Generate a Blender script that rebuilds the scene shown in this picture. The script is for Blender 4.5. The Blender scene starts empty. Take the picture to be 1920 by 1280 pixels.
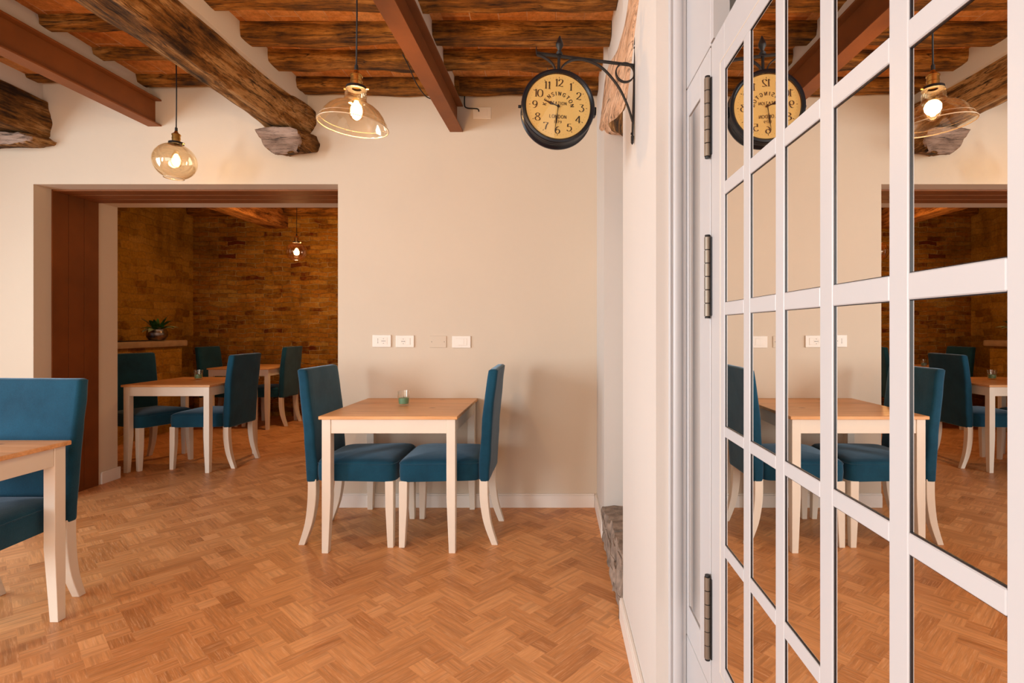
import bpy, bmesh, math, random
from mathutils import Vector, Matrix, noise

random.seed(7)
SC = bpy.context.scene
COL = SC.collection
PI = math.pi

# ------------------------------------------------------------------ camera
F, U0, V0, CH = 985.0, 1042.0, 617.0, 1.19     # focal length and principal point in pixels, camera height
cd = bpy.data.cameras.new('camera')
cam = bpy.data.objects.new('camera', cd)
COL.objects.link(cam)
cam.location = (0, 0, CH)
cam.rotation_euler = (PI / 2, 0, 0)
cd.sensor_width = 36
cd.lens = F / 1920 * 36
cd.shift_x = (960 - U0) / 1920
cd.shift_y = -(640 - V0) / 1920
cd.clip_start = 0.02
SC.camera = cam

# ------------------------------------------------------------------ view, world, big lights
SC.view_settings.view_transform = 'Standard'
SC.view_settings.look = 'None'
SC.view_settings.gamma = 1
SC.view_settings.use_curve_mapping = False
SC.view_settings.exposure = 0.0
SC.cycles.max_bounces = 10
SC.cycles.diffuse_bounces = 6
SC.cycles.glossy_bounces = 5
SC.cycles.transparent_max_bounces = 16
SC.cycles.caustics_reflective = False
SC.cycles.caustics_refractive = False
SC.cycles.use_denoising = True
SC.cycles.sample_clamp_indirect = 6

world = bpy.data.worlds.new('world')
SC.world = world
world.use_nodes = True
world.node_tree.nodes['Background'].inputs[0].default_value = (0.75, 0.86, 1.0, 1)
world.node_tree.nodes['Background'].inputs[1].default_value = 1.2


def area(name, loc, rot, sx, sy, power, col):
    l = bpy.data.lights.new(name, 'AREA')
    l.shape = 'RECTANGLE'
    l.size, l.size_y = sx, sy
    l.energy = power
    l.color = col
    o = bpy.data.objects.new(name, l)
    COL.objects.link(o)
    o.location = loc
    o.rotation_euler = rot
    return o


DAY = (0.86, 0.95, 1.0)
# daylight through the two windows of the left wall and the glazed front behind the camera
area('daylight_left_near', (-4.66, -1.35, 1.45), (0, -PI / 2 + 0.35, 0), 1.9, 1.5, 235, DAY)
area('daylight_left_far', (-4.66, 1.45, 1.45), (0, -PI / 2 + 0.35, 0), 1.9, 1.5, 72, (0.74, 0.90, 1.0))
area('daylight_front', (-1.9, -2.80, 1.40), (PI / 2 - 0.30, 0, 0), 3.6, 2.2, 85, (1.0, 0.90, 0.78))
# dim warm light at the windowless right end of the further room, unseen
area('light_far_room', (0.93, 5.7, 1.6), (0, PI / 2, 0), 1.0, 0.9, 6, (1.0, 0.8, 0.6))
WARM = (1.0, 0.62, 0.30)


# ------------------------------------------------------------------ materials
class NT:
    def __init__(s, name):
        s.m = bpy.data.materials.new(name)
        s.m.use_nodes = True
        s.t = s.m.node_tree
        s.t.nodes.clear()
        s.out = s.t.nodes.new('ShaderNodeOutputMaterial')

    def n(s, typ, **kw):
        nd = s.t.nodes.new(typ)
        for k, v in kw.items():
            setattr(nd, k, v)
        return nd

    def l(s, a, b):
        s.t.links.new(a, b)

    def coord(s, scale=(1, 1, 1), kind='Object', rot=(0, 0, 0), loc=(0, 0, 0)):
        tc = s.n('ShaderNodeTexCoord')
        mp = s.n('ShaderNodeMapping')
        mp.inputs['Scale'].default_value = scale
        mp.inputs['Rotation'].default_value = rot
        mp.inputs['Location'].default_value = loc
        s.l(tc.outputs[kind], mp.inputs['Vector'])
        return mp.outputs['Vector']

    def noise(s, vec, scale, detail=4, rough=0.55, dist=0.0):
        nd = s.n('ShaderNodeTexNoise')
        nd.inputs['Scale'].default_value = scale
        nd.inputs['Detail'].default_value = detail
        nd.inputs['Roughness'].default_value = rough
        nd.inputs['Distortion'].default_value = dist
        if vec is not None:
            s.l(vec, nd.inputs['Vector'])
        return nd.outputs['Fac']

    def ramp(s, fac, stops):
        nd = s.n('ShaderNodeValToRGB')
        cr = nd.color_ramp
        while len(cr.elements) < len(stops):
            cr.elements.new(0.5)
        for e, (p, c) in zip(cr.elements, stops):
            e.position = p
            e.color = (c[0], c[1], c[2], 1) if not isinstance(c, (int, float)) else (c, c, c, 1)
        s.l(fac, nd.inputs['Fac'])
        return nd.outputs['Color']

    def mix(s, a, b, fac, mode='MIX'):
        nd = s.n('ShaderNodeMix', data_type='RGBA', blend_type=mode)
        for sock, v in ((nd.inputs[0], fac), (nd.inputs[6], a), (nd.inputs[7], b)):
            if isinstance(v, (int, float)):
                sock.default_value = v
            elif isinstance(v, tuple):
                sock.default_value = (v[0], v[1], v[2], 1)
            else:
                s.l(v, sock)
        return nd.outputs[2]

    def math(s, op, a, b=0.0):
        nd = s.n('ShaderNodeMath', operation=op)
        for sock, v in ((nd.inputs[0], a), (nd.inputs[1], b)):
            if isinstance(v, (int, float)):
                sock.default_value = v
            else:
                s.l(v, sock)
        return nd.outputs[0]

    def bump(s, h, strength=0.3, dist=0.01, normal=None):
        nd = s.n('ShaderNodeBump')
        nd.inputs['Strength'].default_value = strength
        nd.inputs['Distance'].default_value = dist
        s.l(h, nd.inputs['Height'])
        if normal is not None:
            s.l(normal, nd.inputs['Normal'])
        return nd.outputs['Normal']

    def bsdf(s, color, rough=0.6, metal=0.0, normal=None, **kw):
        b = s.n('ShaderNodeBsdfPrincipled')
        for k, v in (('Base Color', color), ('Roughness', rough), ('Metallic', metal)):
            if isinstance(v, (int, float)):
                b.inputs[k].default_value = v
            elif isinstance(v, tuple):
                b.inputs[k].default_value = (v[0], v[1], v[2], 1)
            else:
                s.l(v, b.inputs[k])
        for k, v in kw.items():
            b.inputs[k.replace('_', ' ')].default_value = v
        if normal is not None:
            s.l(normal, b.inputs['Normal'])
        s.l(b.outputs[0], s.out.inputs['Surface'])
        return b


def plain(name, col, rough=0.5, metal=0.0, var=0.04, scale=8, bump=0.0, **kw):
    t = NT(name)
    v = t.coord()
    f = t.noise(v, scale, 3)
    c2 = tuple(max(0, x * (1 - var * 2)) for x in col)
    c = t.ramp(f, [(0.3, c2), (0.7, col)])
    nm = t.bump(t.noise(v, scale * 12, 3), bump, 0.004) if bump else None
    t.bsdf(c, rough, metal, nm, **kw)
    return t.m


def plaster(name, col):
    t = NT(name)
    v = t.coord()
    a = t.noise(v, 1.3, 3)
    b = t.noise(v, 9, 4)
    c = t.ramp(a, [(0.3, tuple(x * 0.96 for x in col)), (0.7, col)])
    n1 = t.bump(b, 0.10, 0.02)
    n2 = t.bump(t.noise(v, 160, 2), 0.05, 0.002, n1)
    t.bsdf(c, 0.85, 0, n2)
    return t.m


def old_wood(name, axis, cols, fine=1.0, bumpd=0.012, rough=0.75, st=(0.36, 0.45, 0.53, 0.63)):
    """weathered timber, grain running along the axis"""
    t = NT(name)
    sc = [1, 1, 1]
    sc[axis] = 0.12
    v = t.coord(tuple(sc))
    v2 = t.coord((1, 1, 1))
    g = t.noise(v, 26 * fine, 8, 0.65, 0.6)
    g2 = t.noise(v, 120 * fine, 6, 0.75, 0.3)
    patch = t.noise(v2, 3.2, 5, 0.6)
    gg = t.math('ADD', t.math('MULTIPLY', g, 0.55), t.math('MULTIPLY', patch, 0.45))
    c = t.ramp(gg, [(st[0], cols[0]), (st[1], cols[1]), (st[2], cols[2]), (st[3], cols[3])])
    dark = t.ramp(g2, [(0.38, 0.16), (0.50, 1.0)])
    c = t.mix(c, dark, 0.72, 'MULTIPLY')
    # narrow drying cracks with the grain
    sc2 = list(sc)
    sc2[axis] = 0.06
    w = t.noise(t.coord(tuple(sc2), loc=(3, 1, 2)), 24 * fine, 4, 0.5, 0.4)
    crack = t.ramp(w, [(0.48, 1.0), (0.5, 0.06), (0.52, 1.0)])
    cm = t.ramp(t.noise(v2, 5, 3), [(0.40, 0.0), (0.52, 1.0)])
    c = t.mix(c, crack, t.math('MULTIPLY', cm, 0.9), 'MULTIPLY')
    h = t.math('ADD', t.math('MULTIPLY', g2, 0.5), t.math('MULTIPLY', g, 0.8))
    h = t.math('ADD', h, t.math('MULTIPLY', crack, 0.15))
    t.bsdf(c, rough, 0, t.bump(h, 0.9, bumpd), Specular_IOR_Level=0.25)
    return t.m


def pine():
    t = NT('oiled_pine')
    v = t.coord((0.08, 1, 1))
    g = t.noise(v, 30, 6, 0.6, 1.0)
    g2 = t.noise(v, 110, 4, 0.6)
    tc = t.n('ShaderNodeTexCoord')
    sx = t.n('ShaderNodeSeparateXYZ')
    t.l(tc.outputs['Object'], sx.inputs[0])
    st = t.math('FLOOR', t.math('MULTIPLY', sx.outputs[1], 13.0))
    wn = t.n('ShaderNodeTexWhiteNoise', noise_dimensions='1D')
    t.l(st, wn.inputs['W'])
    c = t.ramp(g, [(0.3, (0.66, 0.31, 0.105)), (0.5, (0.80, 0.42, 0.17)), (0.7, (0.88, 0.50, 0.23))])
    c = t.mix(c, t.ramp(g2, [(0.35, 0.75), (0.6, 1.0)]), 0.5, 'MULTIPLY')
    c = t.mix(c, t.ramp(wn.outputs['Value'], [(0, 0.82), (1, 1.0)]), 0.8, 'MULTIPLY')
    vo = t.n('ShaderNodeTexVoronoi')
    vo.inputs['Scale'].default_value = 5.5
    t.l(t.coord((0.6, 1, 1)), vo.inputs['Vector'])
    kn = t.ramp(vo.outputs['Distance'], [(0.035, 1.0), (0.085, 0.0)])
    c = t.mix(c, (0.20, 0.055, 0.015), t.math('MULTIPLY', kn, 0.8))
    t.bsdf(c, 0.38, 0, t.bump(g2, 0.08, 0.002))
    return t.m


def floor_mat():
    t = NT('wood_block_vinyl')
    uv = t.n('ShaderNodeUVMap')
    uv.uv_map = 'plank'
    mp = t.n('ShaderNodeMapping')
    mp.inputs['Scale'].default_value = (0.055, 1, 1)
    t.l(uv.outputs[0], mp.inputs['Vector'])
    g = t.noise(mp.outputs[0], 60, 6, 0.65, 0.35)
    g2 = t.noise(mp.outputs[0], 190, 4, 0.7, 0.3)
    at = t.n('ShaderNodeAttribute')
    at.attribute_name = 'tone'
    sx = t.n('ShaderNodeSeparateColor')
    t.l(at.outputs['Color'], sx.inputs[0])
    c = t.ramp(sx.outputs[0], [(0.0, (0.40, 0.150, 0.042)), (0.35, (0.58, 0.245, 0.080)),
                               (0.7, (0.70, 0.320, 0.115)), (1.0, (0.78, 0.390, 0.160))])
    c2 = t.mix(c, (0.85, 0.50, 0.27), t.ramp(g2, [(0.50, 0.0), (0.66, 0.5)]))
    c2 = t.mix(c2, t.ramp(g, [(0.38, 0.55), (0.56, 1.0)]), 0.55, 'MULTIPLY')
    rough = t.ramp(g2, [(0.3, 0.36), (0.7, 0.50)])
    t.bsdf(c2, rough, 0, t.bump(g2, 0.12, 0.002), Specular_IOR_Level=0.35)
    return t.m


def brick_mat(name, plane, cols, mortar, bw=0.29, rh=0.062, wob=0.03, ms=0.007, bump=0.9, mfac=1.0):
    """plane: which two object axes run along and across the courses"""
    t = NT(name)
    tc = t.n('ShaderNodeTexCoord')
    sp = t.n('ShaderNodeSeparateXYZ')
    t.l(tc.outputs['Object'], sp.inputs[0])
    cb = t.n('ShaderNodeCombineXYZ')
    t.l(sp.outputs[plane[0]], cb.inputs[0])
    t.l(sp.outputs[plane[1]], cb.inputs[1])
    nz = t.n('ShaderNodeTexNoise')
    nz.inputs['Scale'].default_value = 4.6
    nz.inputs['Detail'].default_value = 6
    t.l(tc.outputs['Object'], nz.inputs['Vector'])
    sub = t.n('ShaderNodeVectorMath', operation='SUBTRACT')
    t.l(nz.outputs['Color'], sub.inputs[0])
    sub.inputs[1].default_value = (0.5, 0.5, 0.5)
    ms_ = t.n('ShaderNodeVectorMath', operation='SCALE')
    t.l(sub.outputs[0], ms_.inputs[0])
    ms_.inputs['Scale'].default_value = wob
    ad = t.n('ShaderNodeVectorMath', operation='ADD')
    t.l(cb.outputs[0], ad.inputs[0])
    t.l(ms_.outputs[0], ad.inputs[1])
    br = t.n('ShaderNodeTexBrick')
    br.inputs['Scale'].default_value = 1.0
    br.inputs['Brick Width'].default_value = bw
    br.inputs['Row Height'].default_value = rh
    br.inputs['Mortar Size'].default_value = ms
    br.inputs['Mortar Smooth'].default_value = 0.6
    br.inputs['Bias'].default_value = 0.0
    br.inputs['Color1'].default_value = (0, 0, 0, 1)
    br.inputs['Color2'].default_value = (1, 1, 1, 1)
    br.inputs['Mortar'].default_value = (0.5, 0.5, 0.5, 1)
    br.offset = 0.5
    t.l(ad.outputs[0], br.inputs['Vector'])
    v = t.coord()
    pn = t.noise(v, 1.7, 4, 0.6)
    fn = t.noise(v, 34, 6, 0.7)
    tone = t.math('ADD', t.math('MULTIPLY', br.outputs['Color'], 0.38), t.math('MULTIPLY', pn, 0.70))
    tone = t.math('ADD', tone, t.math('MULTIPLY', t.math('SUBTRACT', t.noise(v, 12, 5, 0.7), 0.5), 0.5))
    c = t.ramp(tone, [(0.30, cols[0]), (0.45, cols[1]), (0.62, cols[2]), (0.78, cols[3])])
    c = t.mix(c, t.ramp(fn, [(0.3, 0.45), (0.65, 1.1)]), 0.75, 'MULTIPLY')
    mm = t.ramp(t.noise(v, 6, 4), [(0.40, 0.15), (0.62, 1.0)])
    mf = t.math('MULTIPLY', br.outputs['Fac'], t.math('MULTIPLY', mm, mfac))
    c = t.mix(c, mortar, mf)
    if mfac < 0.99 or plane[1] == 2:      # soot and damp marks on the old walls
        c = t.mix(c, (0.10, 0.045, 0.006), t.ramp(t.noise(v, 1.1, 5, 0.65, 0.5), [(0.50, 0.0), (0.68, 0.62)]))
    h = t.math('SUBTRACT', t.math('MULTIPLY', fn, 0.7), br.outputs['Fac'])
    t.bsdf(c, 0.9, 0, t.bump(h, bump, 0.012), Specular_IOR_Level=0.15)
    return t.m


def thin_glass(name, tint, refl=0.08, edge=0.75):
    """thin-walled glass: tinted see-through with reflections that grow towards grazing angles"""
    t = NT(name)
    tr = t.n('ShaderNodeBsdfTransparent')
    tr.inputs[0].default_value = (*tint, 1)
    gl = t.n('ShaderNodeBsdfGlossy')
    gl.inputs['Roughness'].default_value = 0.01
    gl.inputs['Color'].default_value = (1, 0.97, 0.92, 1)
    lw = t.n('ShaderNodeLayerWeight')
    lw.inputs['Blend'].default_value = 0.35
    f = t.math('ADD', t.math('MULTIPLY', t.math('POWER', lw.outputs['Facing'], 2.2), edge), refl)
    mx = t.n('ShaderNodeMixShader')
    t.l(f, mx.inputs[0])
    t.l(tr.outputs[0], mx.inputs[1])
    t.l(gl.outputs[0], mx.inputs[2])
    t.l(mx.outputs[0], t.out.inputs['Surface'])
    return t.m


def emit(name, col, strength):
    t = NT(name)
    e = t.n('ShaderNodeEmission')
    e.inputs[0].default_value = (*col, 1)
    e.inputs[1].default_value = strength
    t.l(e.outputs[0], t.out.inputs['Surface'])
    return t.m


def fabric():
    t = NT('blue_fabric')
    v = t.coord()
    a = t.noise(v, 7, 4, 0.6)
    b = t.noise(v, 320, 2)
    c = t.ramp(a, [(0.3, (0.004, 0.044, 0.082)), (0.7, (0.007, 0.068, 0.122))])
    c = t.mix(c, t.ramp(b, [(0.3, 0.7), (0.7, 1.15)]), 0.6, 'MULTIPLY')
    n = t.bump(b, 0.35, 0.002)
    n = t.bump(a, 0.25, 0.012, n)
    bs = t.bsdf(c, 0.85, 0, n, Specular_IOR_Level=0.2, Sheen_Weight=0.48, Sheen_Roughness=0.40)
    bs.inputs['Sheen Tint'].default_value = (0.55, 0.75, 0.95, 1)
    return t.m


M = {}
M['plaster'] = plaster('cream_plaster', (0.655, 0.560, 0.445))
M['plaster_white'] = plaster('white_plaster', (0.655, 0.615, 0.57))
M['white_paint'] = plain('white_lacquer', (0.515, 0.515, 0.525), 0.38, var=0.01)
M['skirting'] = plain('cream_white_skirting', (0.80, 0.75, 0.69), 0.4, var=0.01)
M['white_wood'] = plain('white_stained_wood', (0.80, 0.725, 0.615), 0.42, var=0.03, scale=5)
M['white_plastic'] = plain('white_plastic', (0.80, 0.74, 0.66), 0.35, var=0.01)
M['steel'] = plain('red_brown_steel', (0.235, 0.070, 0.010), 0.6, var=0.12, scale=5, bump=0.15)
M['rust'] = plain('dark_rust_steel', (0.22, 0.060, 0.009), 0.65, var=0.20, scale=2.2, bump=0.25, Specular_IOR_Level=0.2)
M['black_metal'] = plain('black_iron', (0.012, 0.011, 0.012), 0.42, 0.3, var=0.1, scale=30, bump=0.2)
M['black_gloss'] = plain('black_enamel', (0.006, 0.007, 0.011), 0.30, 0.0, var=0.05, Specular_IOR_Level=0.3)
M['hinge_steel'] = plain('burnished_steel', (0.22, 0.18, 0.14), 0.42, 0.6, var=0.05)
M['black_rubber'] = plain('black_rubber', (0.010, 0.010, 0.010), 0.6)
M['brass'] = plain('antique_brass', (0.70, 0.42, 0.12), 0.28, 1.0, var=0.10, scale=20)
M['fabric'] = fabric()
M['pine'] = pine()
M['floor'] = floor_mat()
W1 = [(0.028, 0.011, 0.003), (0.130, 0.055, 0.009), (0.270, 0.115, 0.022), (0.52, 0.290, 0.110)]
W2 = [(0.034, 0.012, 0.003), (0.160, 0.062, 0.006), (0.310, 0.122, 0.014), (0.50, 0.235, 0.055)]
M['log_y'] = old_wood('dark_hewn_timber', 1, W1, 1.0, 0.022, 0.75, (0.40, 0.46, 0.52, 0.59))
M['log_x'] = old_wood('old_joist_timber', 0, W2, 0.9, 0.014, 0.75, (0.38, 0.46, 0.53, 0.61))
M['log_pale'] = old_wood('pale_sanded_timber', 1, [(0.30, 0.15, 0.07), (0.58, 0.34, 0.20), (0.70, 0.44, 0.28), (0.80, 0.57, 0.40)], 0.6, 0.006)
M['log_grey'] = old_wood('grey_end_timber', 0, [(0.10, 0.062, 0.045), (0.22, 0.145, 0.105), (0.30, 0.205, 0.155), (0.40, 0.29, 0.23)], 0.6, 0.008)
M['beam_far'] = old_wood('orange_timber', 1, [(0.10, 0.035, 0.010), (0.32, 0.125, 0.03), (0.50, 0.22, 0.06), (0.62, 0.32, 0.11)], 0.8, 0.006)
M['mirror'] = None
t_ = NT('reflective_pane_glass')
t_.bsdf((0.93, 0.905, 0.87), 0.0, 1.0)
M['mirror'] = t_.m
M['brick_far'] = brick_mat('old_brick', (0, 2), [(0.15, 0.030, 0.004), (0.36, 0.170, 0.016), (0.44, 0.175, 0.016), (0.52, 0.290, 0.050)],
                           (0.62, 0.44, 0.19), 0.25, 0.060, 0.085, 0.006, 1.3, 1.0)
M['brick_left'] = brick_mat('ochre_brick', (1, 2), [(0.24, 0.100, 0.010), (0.38, 0.195, 0.018), (0.44, 0.230, 0.026), (0.50, 0.28, 0.050)],
                            (0.52, 0.32, 0.10), 0.25, 0.085, 0.11, 0.005, 0.9, 0.7)
M['tiles'] = brick_mat('terracotta_tiles', (1, 0), [(0.40, 0.125, 0.026), (0.55, 0.210, 0.050), (0.62, 0.255, 0.070), (0.68, 0.33, 0.12)],
                       (0.62, 0.42, 0.27), 0.32, 0.148, 0.008, 0.0035, 0.5, 1.0)
M['stone'] = plain('rough_brown_stone', (0.42, 0.32, 0.25), 0.9, var=0.30, scale=22, bump=1.0)
M['counter_stone'] = plain('worn_counter_stone', (0.42, 0.30, 0.19), 0.5, var=0.18, scale=7, bump=0.4)
M['amber_glass'] = thin_glass('amber_lamp_glass', (0.985, 0.935, 0.84), 0.06, 0.8)
M['clear_glass'] = thin_glass('clear_glass', (0.965, 0.965, 0.945), 0.05, 0.7)
t_ = NT('glass_rim')
b_ = t_.bsdf((0.95, 0.74, 0.50), 0.12)
b_.inputs['Transmission Weight'].default_value = 0.35
b_.inputs['Coat Weight'].default_value = 0.6
M['glass_rim'] = t_.m
M['globe_glass'] = thin_glass('globe_lamp_glass', (0.97, 0.90, 0.82), 0.13, 0.9)
M['filament'] = emit('glowing_filament', (1.0, 0.66, 0.30), 70)
M['wax_green'] = plain('green_wax', (0.13, 0.36, 0.23), 0.45)
M['wax_blue'] = plain('blue_wax', (0.10, 0.27, 0.36), 0.45)
M['dial'] = plain('yellow_dial_paper', (0.92, 0.62, 0.22), 0.45, var=0.02, scale=5)
M['ink'] = plain('brown_black_ink', (0.035, 0.020, 0.010), 0.6)
M['dot'] = plain('socket_hole_black', (0.02, 0.015, 0.012), 0.6)
M['silver'] = plain('mottled_silver', (0.42, 0.38, 0.36), 0.16, 1.0, var=0.3, scale=28, bump=0.3)
M['leaf'] = plain('green_leaf', (0.045, 0.19, 0.055), 0.42, var=0.35, scale=16)
M['leaf_pale'] = plain('pale_variegated_leaf', (0.40, 0.55, 0.38), 0.42, var=0.3, scale=22)
M['tray'] = plain('black_tray', (0.010, 0.012, 0.018), 0.25)
M['petal'] = plain('white_petal', (0.85, 0.74, 0.68), 0.5, var=0.05)


# ------------------------------------------------------------------ building helpers
class MB:
    """collects shapes and links them as one mesh object"""

    def __init__(s):
        s.bm = bmesh.new()

    def box(s, x0, x1, y0, y1, z0, z1, bev=0.0, seg=2, rot=None, about=None):
        b = bmesh.new()
        vs = [b.verts.new(p) for p in ((x0, y0, z0), (x1, y0, z0), (x1, y1, z0), (x0, y1, z0),
                                       (x0, y0, z1), (x1, y0, z1), (x1, y1, z1), (x0, y1, z1))]
        for f in ((0, 3, 2, 1), (4, 5, 6, 7), (0, 1, 5, 4), (1, 2, 6, 5), (2, 3, 7, 6), (3, 0, 4, 7)):
            b.faces.new([vs[i] for i in f])
        if bev:
            bmesh.ops.bevel(b, geom=b.edges[:], offset=bev, segments=seg, affect='EDGES', profile=0.5)
        s.join(b, rot, about)
        return s

    def join(s, b, rot=None, about=None):
        if rot is not None:
            bmesh.ops.transform(b, matrix=rot, verts=b.verts, space=Matrix.Translation(-Vector(about or (0, 0, 0))))
        me = bpy.data.meshes.new('tmp')
        b.to_mesh(me)
        b.free()
        s.bm.from_mesh(me)
        bpy.data.meshes.remove(me)

    def loft(s, rings, cap0=True, cap1=True, closed=True):
        rr = [[s.bm.verts.new(p) for p in r] for r in rings]
        n = len(rr[0])
        for a, b in zip(rr[:-1], rr[1:]):
            for i in range(n if closed else n - 1):
                j = (i + 1) % n
                s.bm.faces.new((a[i], a[j], b[j], b[i]))
        if cap0:
            s.bm.faces.new(list(reversed(rr[0])))
        if cap1:
            s.bm.faces.new(rr[-1])
        return rr

    def lathe(s, prof, c=(0, 0, 0), seg=32, cap0=False, cap1=False, mat=None):
        rings = []
        for r, z in prof:
            ring = []
            for i in range(seg):
                a = 2 * PI * i / seg
                p = Vector((r * math.cos(a), r * math.sin(a), z))
                if mat is not None:
                    p = mat @ p
                ring.append(p + Vector(c))
            rings.append(ring)
        s.loft(rings, cap0, cap1)
        return s

    def tube(s, pts, r, seg=8, closed=False, flat=None):
        """tube along points; flat=(normal, half width, half thickness) gives a flat bar"""
        pts = [Vector(p) for p in pts]
        rings = []
        n = len(pts)
        up = Vector((0, 0, 1))
        prev = None
        for i, p in enumerate(pts):
            if closed:
                t = (pts[(i + 1) % n] - pts[i - 1]).normalized()
            else:
                t = (pts[min(i + 1, n - 1)] - pts[max(i - 1, 0)]).normalized()
            if flat is not None:
                w = Vector(flat[0])
                q = t.cross(w).normalized()
                a, b = flat[1], flat[2]
                rings.append([p + w * a + q * b, p - w * a + q * b, p - w * a - q * b, p + w * a - q * b])
                continue
            if prev is None:
                ax = up if abs(t.dot(up)) < 0.9 else Vector((1, 0, 0))
                u = t.cross(ax).normalized()
            else:
                u = (prev - t * prev.dot(t)).normalized()
            prev = u
            v = t.cross(u)
            rad = r[i] if isinstance(r, (list, tuple)) else r
            rings.append([p + (u * math.cos(2 * PI * k / seg) + v * math.sin(2 * PI * k / seg)) * rad for k in range(seg)])
        if closed:
            rings.append(rings[0])
            rr = [[s.bm.verts.new(p) for p in q] for q in rings[:-1]]
            rr.append(rr[0])
            m = len(rr[0])
            for a, b in zip(rr[:-1], rr[1:]):
                for i in range(m):
                    j = (i + 1) % m
                    s.bm.faces.new((a[i], a[j], b[j], b[i]))
        else:
            s.loft(rings)
        return s

    def prism(s, poly, axis, a0, a1):
        """poly in the plane across the axis (0: yz, 1: xz, 2: xy)"""
        def mk(p, a):
            return ((a, p[0], p[1]), (p[0], a, p[1]), (p[0], p[1], a))[axis]
        s.loft([[mk(p, a0) for p in poly], [mk(p, a1) for p in poly]])
        return s

    def rough(s, amp, scale, along=(1, 1, 1), seed=0.0):
        for v in s.bm.verts:
            q = Vector((v.co.x * along[0], v.co.y * along[1], v.co.z * along[2])) * scale + Vector((seed, seed * 1.7, -seed))
            v.co += noise.noise_vector(q) * amp
        return s

    def build(s, name, mat, parent=None, smooth=None, label=None, bevel=0.0):
        bmesh.ops.recalc_face_normals(s.bm, faces=s.bm.faces)
        if bevel:
            bmesh.ops.bevel(s.bm, geom=[e for e in s.bm.edges if len(e.link_faces) == 2 and e.calc_face_angle() > 0.6],
                            offset=bevel, segments=2, affect='EDGES', profile=0.5)
        me = bpy.data.meshes.new(name)
        s.bm.to_mesh(me)
        s.bm.free()
        for m in (mat if isinstance(mat, (list, tuple)) else [mat]):
            me.materials.append(m)
        o = bpy.data.objects.new(name, me)
        COL.objects.link(o)
        if parent is not None:
            o.parent = parent
        if smooth is not None:
            for p in me.polygons:
                p.use_smooth = True
            if smooth < 179:
                me.set_sharp_from_angle(angle=math.radians(smooth))
        if label:
            o['label'] = label
        return o


def tag(o, label, cat, group=None, kind=None):
    o['label'] = label
    o['category'] = cat
    if group:
        o['group'] = group
    if kind:
        o['kind'] = kind
    return o


def thing(name, loc, rz=0.0, label=None, cat=None, group=None, kind=None):
    o = bpy.data.objects.new(name, None)
    COL.objects.link(o)
    o.location = loc
    o.rotation_euler = (0, 0, rz)
    if label:
        tag(o, label, cat, group, kind)
    return o


def copy_tree(o, parent=None, **kw):
    c = o.copy()
    COL.objects.link(c)
    if parent is not None:
        c.parent = parent
    for ch in list(o.children):
        copy_tree(ch, c)
    return c


def at(u, v, y):
    return Vector(((u - U0) * y / F, y, CH - (v - V0) * y / F))


# ------------------------------------------------------------------ the room
WY, WY2 = 3.515, 4.19          # faces of the dividing wall
OX0, OX1, OZ = -3.495, -1.457, 2.16   # opening in it
RX = 0.275                      # right wall face
CZ = 2.84                       # underside of the ceiling tiles


def struct(mb, name, mat, label, cat, smooth=None, parent=None):
    o = mb.build(name, mat, parent, smooth)
    tag(o, label, cat, kind='structure')
    return o


# floor: blocks laid as a three-to-one herringbone turned to the walls
def build_floor():
    W, N = 0.076, 3
    a = math.radians(48)
    ca, sa = math.cos(a), math.sin(a)
    bm = bmesh.new()
    uvl = bm.loops.layers.uv.new('plank')
    cl = bm.loops.layers.float_color.new('tone')
    rnd = random.Random(3)
    x0, x1, y0, y1 = -5.2, 1.2, -2.9, 7.3
    R = int(10 / W)

    def quad(i0, j0, i1, j1, horiz):
        cx, cy = (i0 + i1) / 2 * W, (j0 + j1) / 2 * W
        wx, wy = cx * ca - cy * sa, cx * sa + cy * ca + 2.2
        if not (x0 < wx < x1 and y0 < wy < y1):
            return
        base = rnd.random()
        # every block is printed as one long strip or as three squares of slightly different tone
        parts = 3 if rnd.random() < 0.45 else 1
        off = (rnd.random() * 50, rnd.random() * 50)
        for k in range(parts):
            if horiz:
                a0, a1 = i0 + (i1 - i0) * k / parts, i0 + (i1 - i0) * (k + 1) / parts
                pts = [(a0, j0), (a1, j0), (a1, j1), (a0, j1)]
            else:
                a0, a1 = j0 + (j1 - j0) * k / parts, j0 + (j1 - j0) * (k + 1) / parts
                pts = [(i0, a0), (i1, a0), (i1, a1), (i0, a1)]
            tone = min(1, max(0, 0.25 + base * 0.55 + (rnd.random() - 0.5) * (0.45 if parts > 1 else 0.15)))
            vs, uvs = [], []
            for px, py in pts:
                X, Y = px * W, py * W
                vs.append(bm.verts.new((X * ca - Y * sa, X * sa + Y * ca + 2.2, 0)))
                swap = (not horiz)
                if parts > 1 and k == 1:
                    swap = not swap
                uvs.append((Y, X) if swap else (X, Y))
            f = bm.faces.new(vs)
            for lp, q in zip(f.loops, uvs):
                lp[uvl].uv = (q[0] + off[0] + k, q[1] + off[1])
                lp[cl] = (tone, rnd.random(), 0, 1)

    for i in range(-R, R):
        for j in range(-R, R):
            d = (i - j) % (2 * N)
            if d == 0:
                quad(i, j, i + N, j + 1, True)
            elif d == N:
                quad(i, j - N + 1, i + 1, j + 1, False)
    me = bpy.data.meshes.new('floor')
    bm.to_mesh(me)
    bm.free()
    me.materials.append(M['floor'])
    o = bpy.data.objects.new('floor', me)
    COL.objects.link(o)
    tag(o, 'orange-brown wood block floor laid diagonally through both rooms', 'floor', kind='structure')


build_floor()

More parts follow.
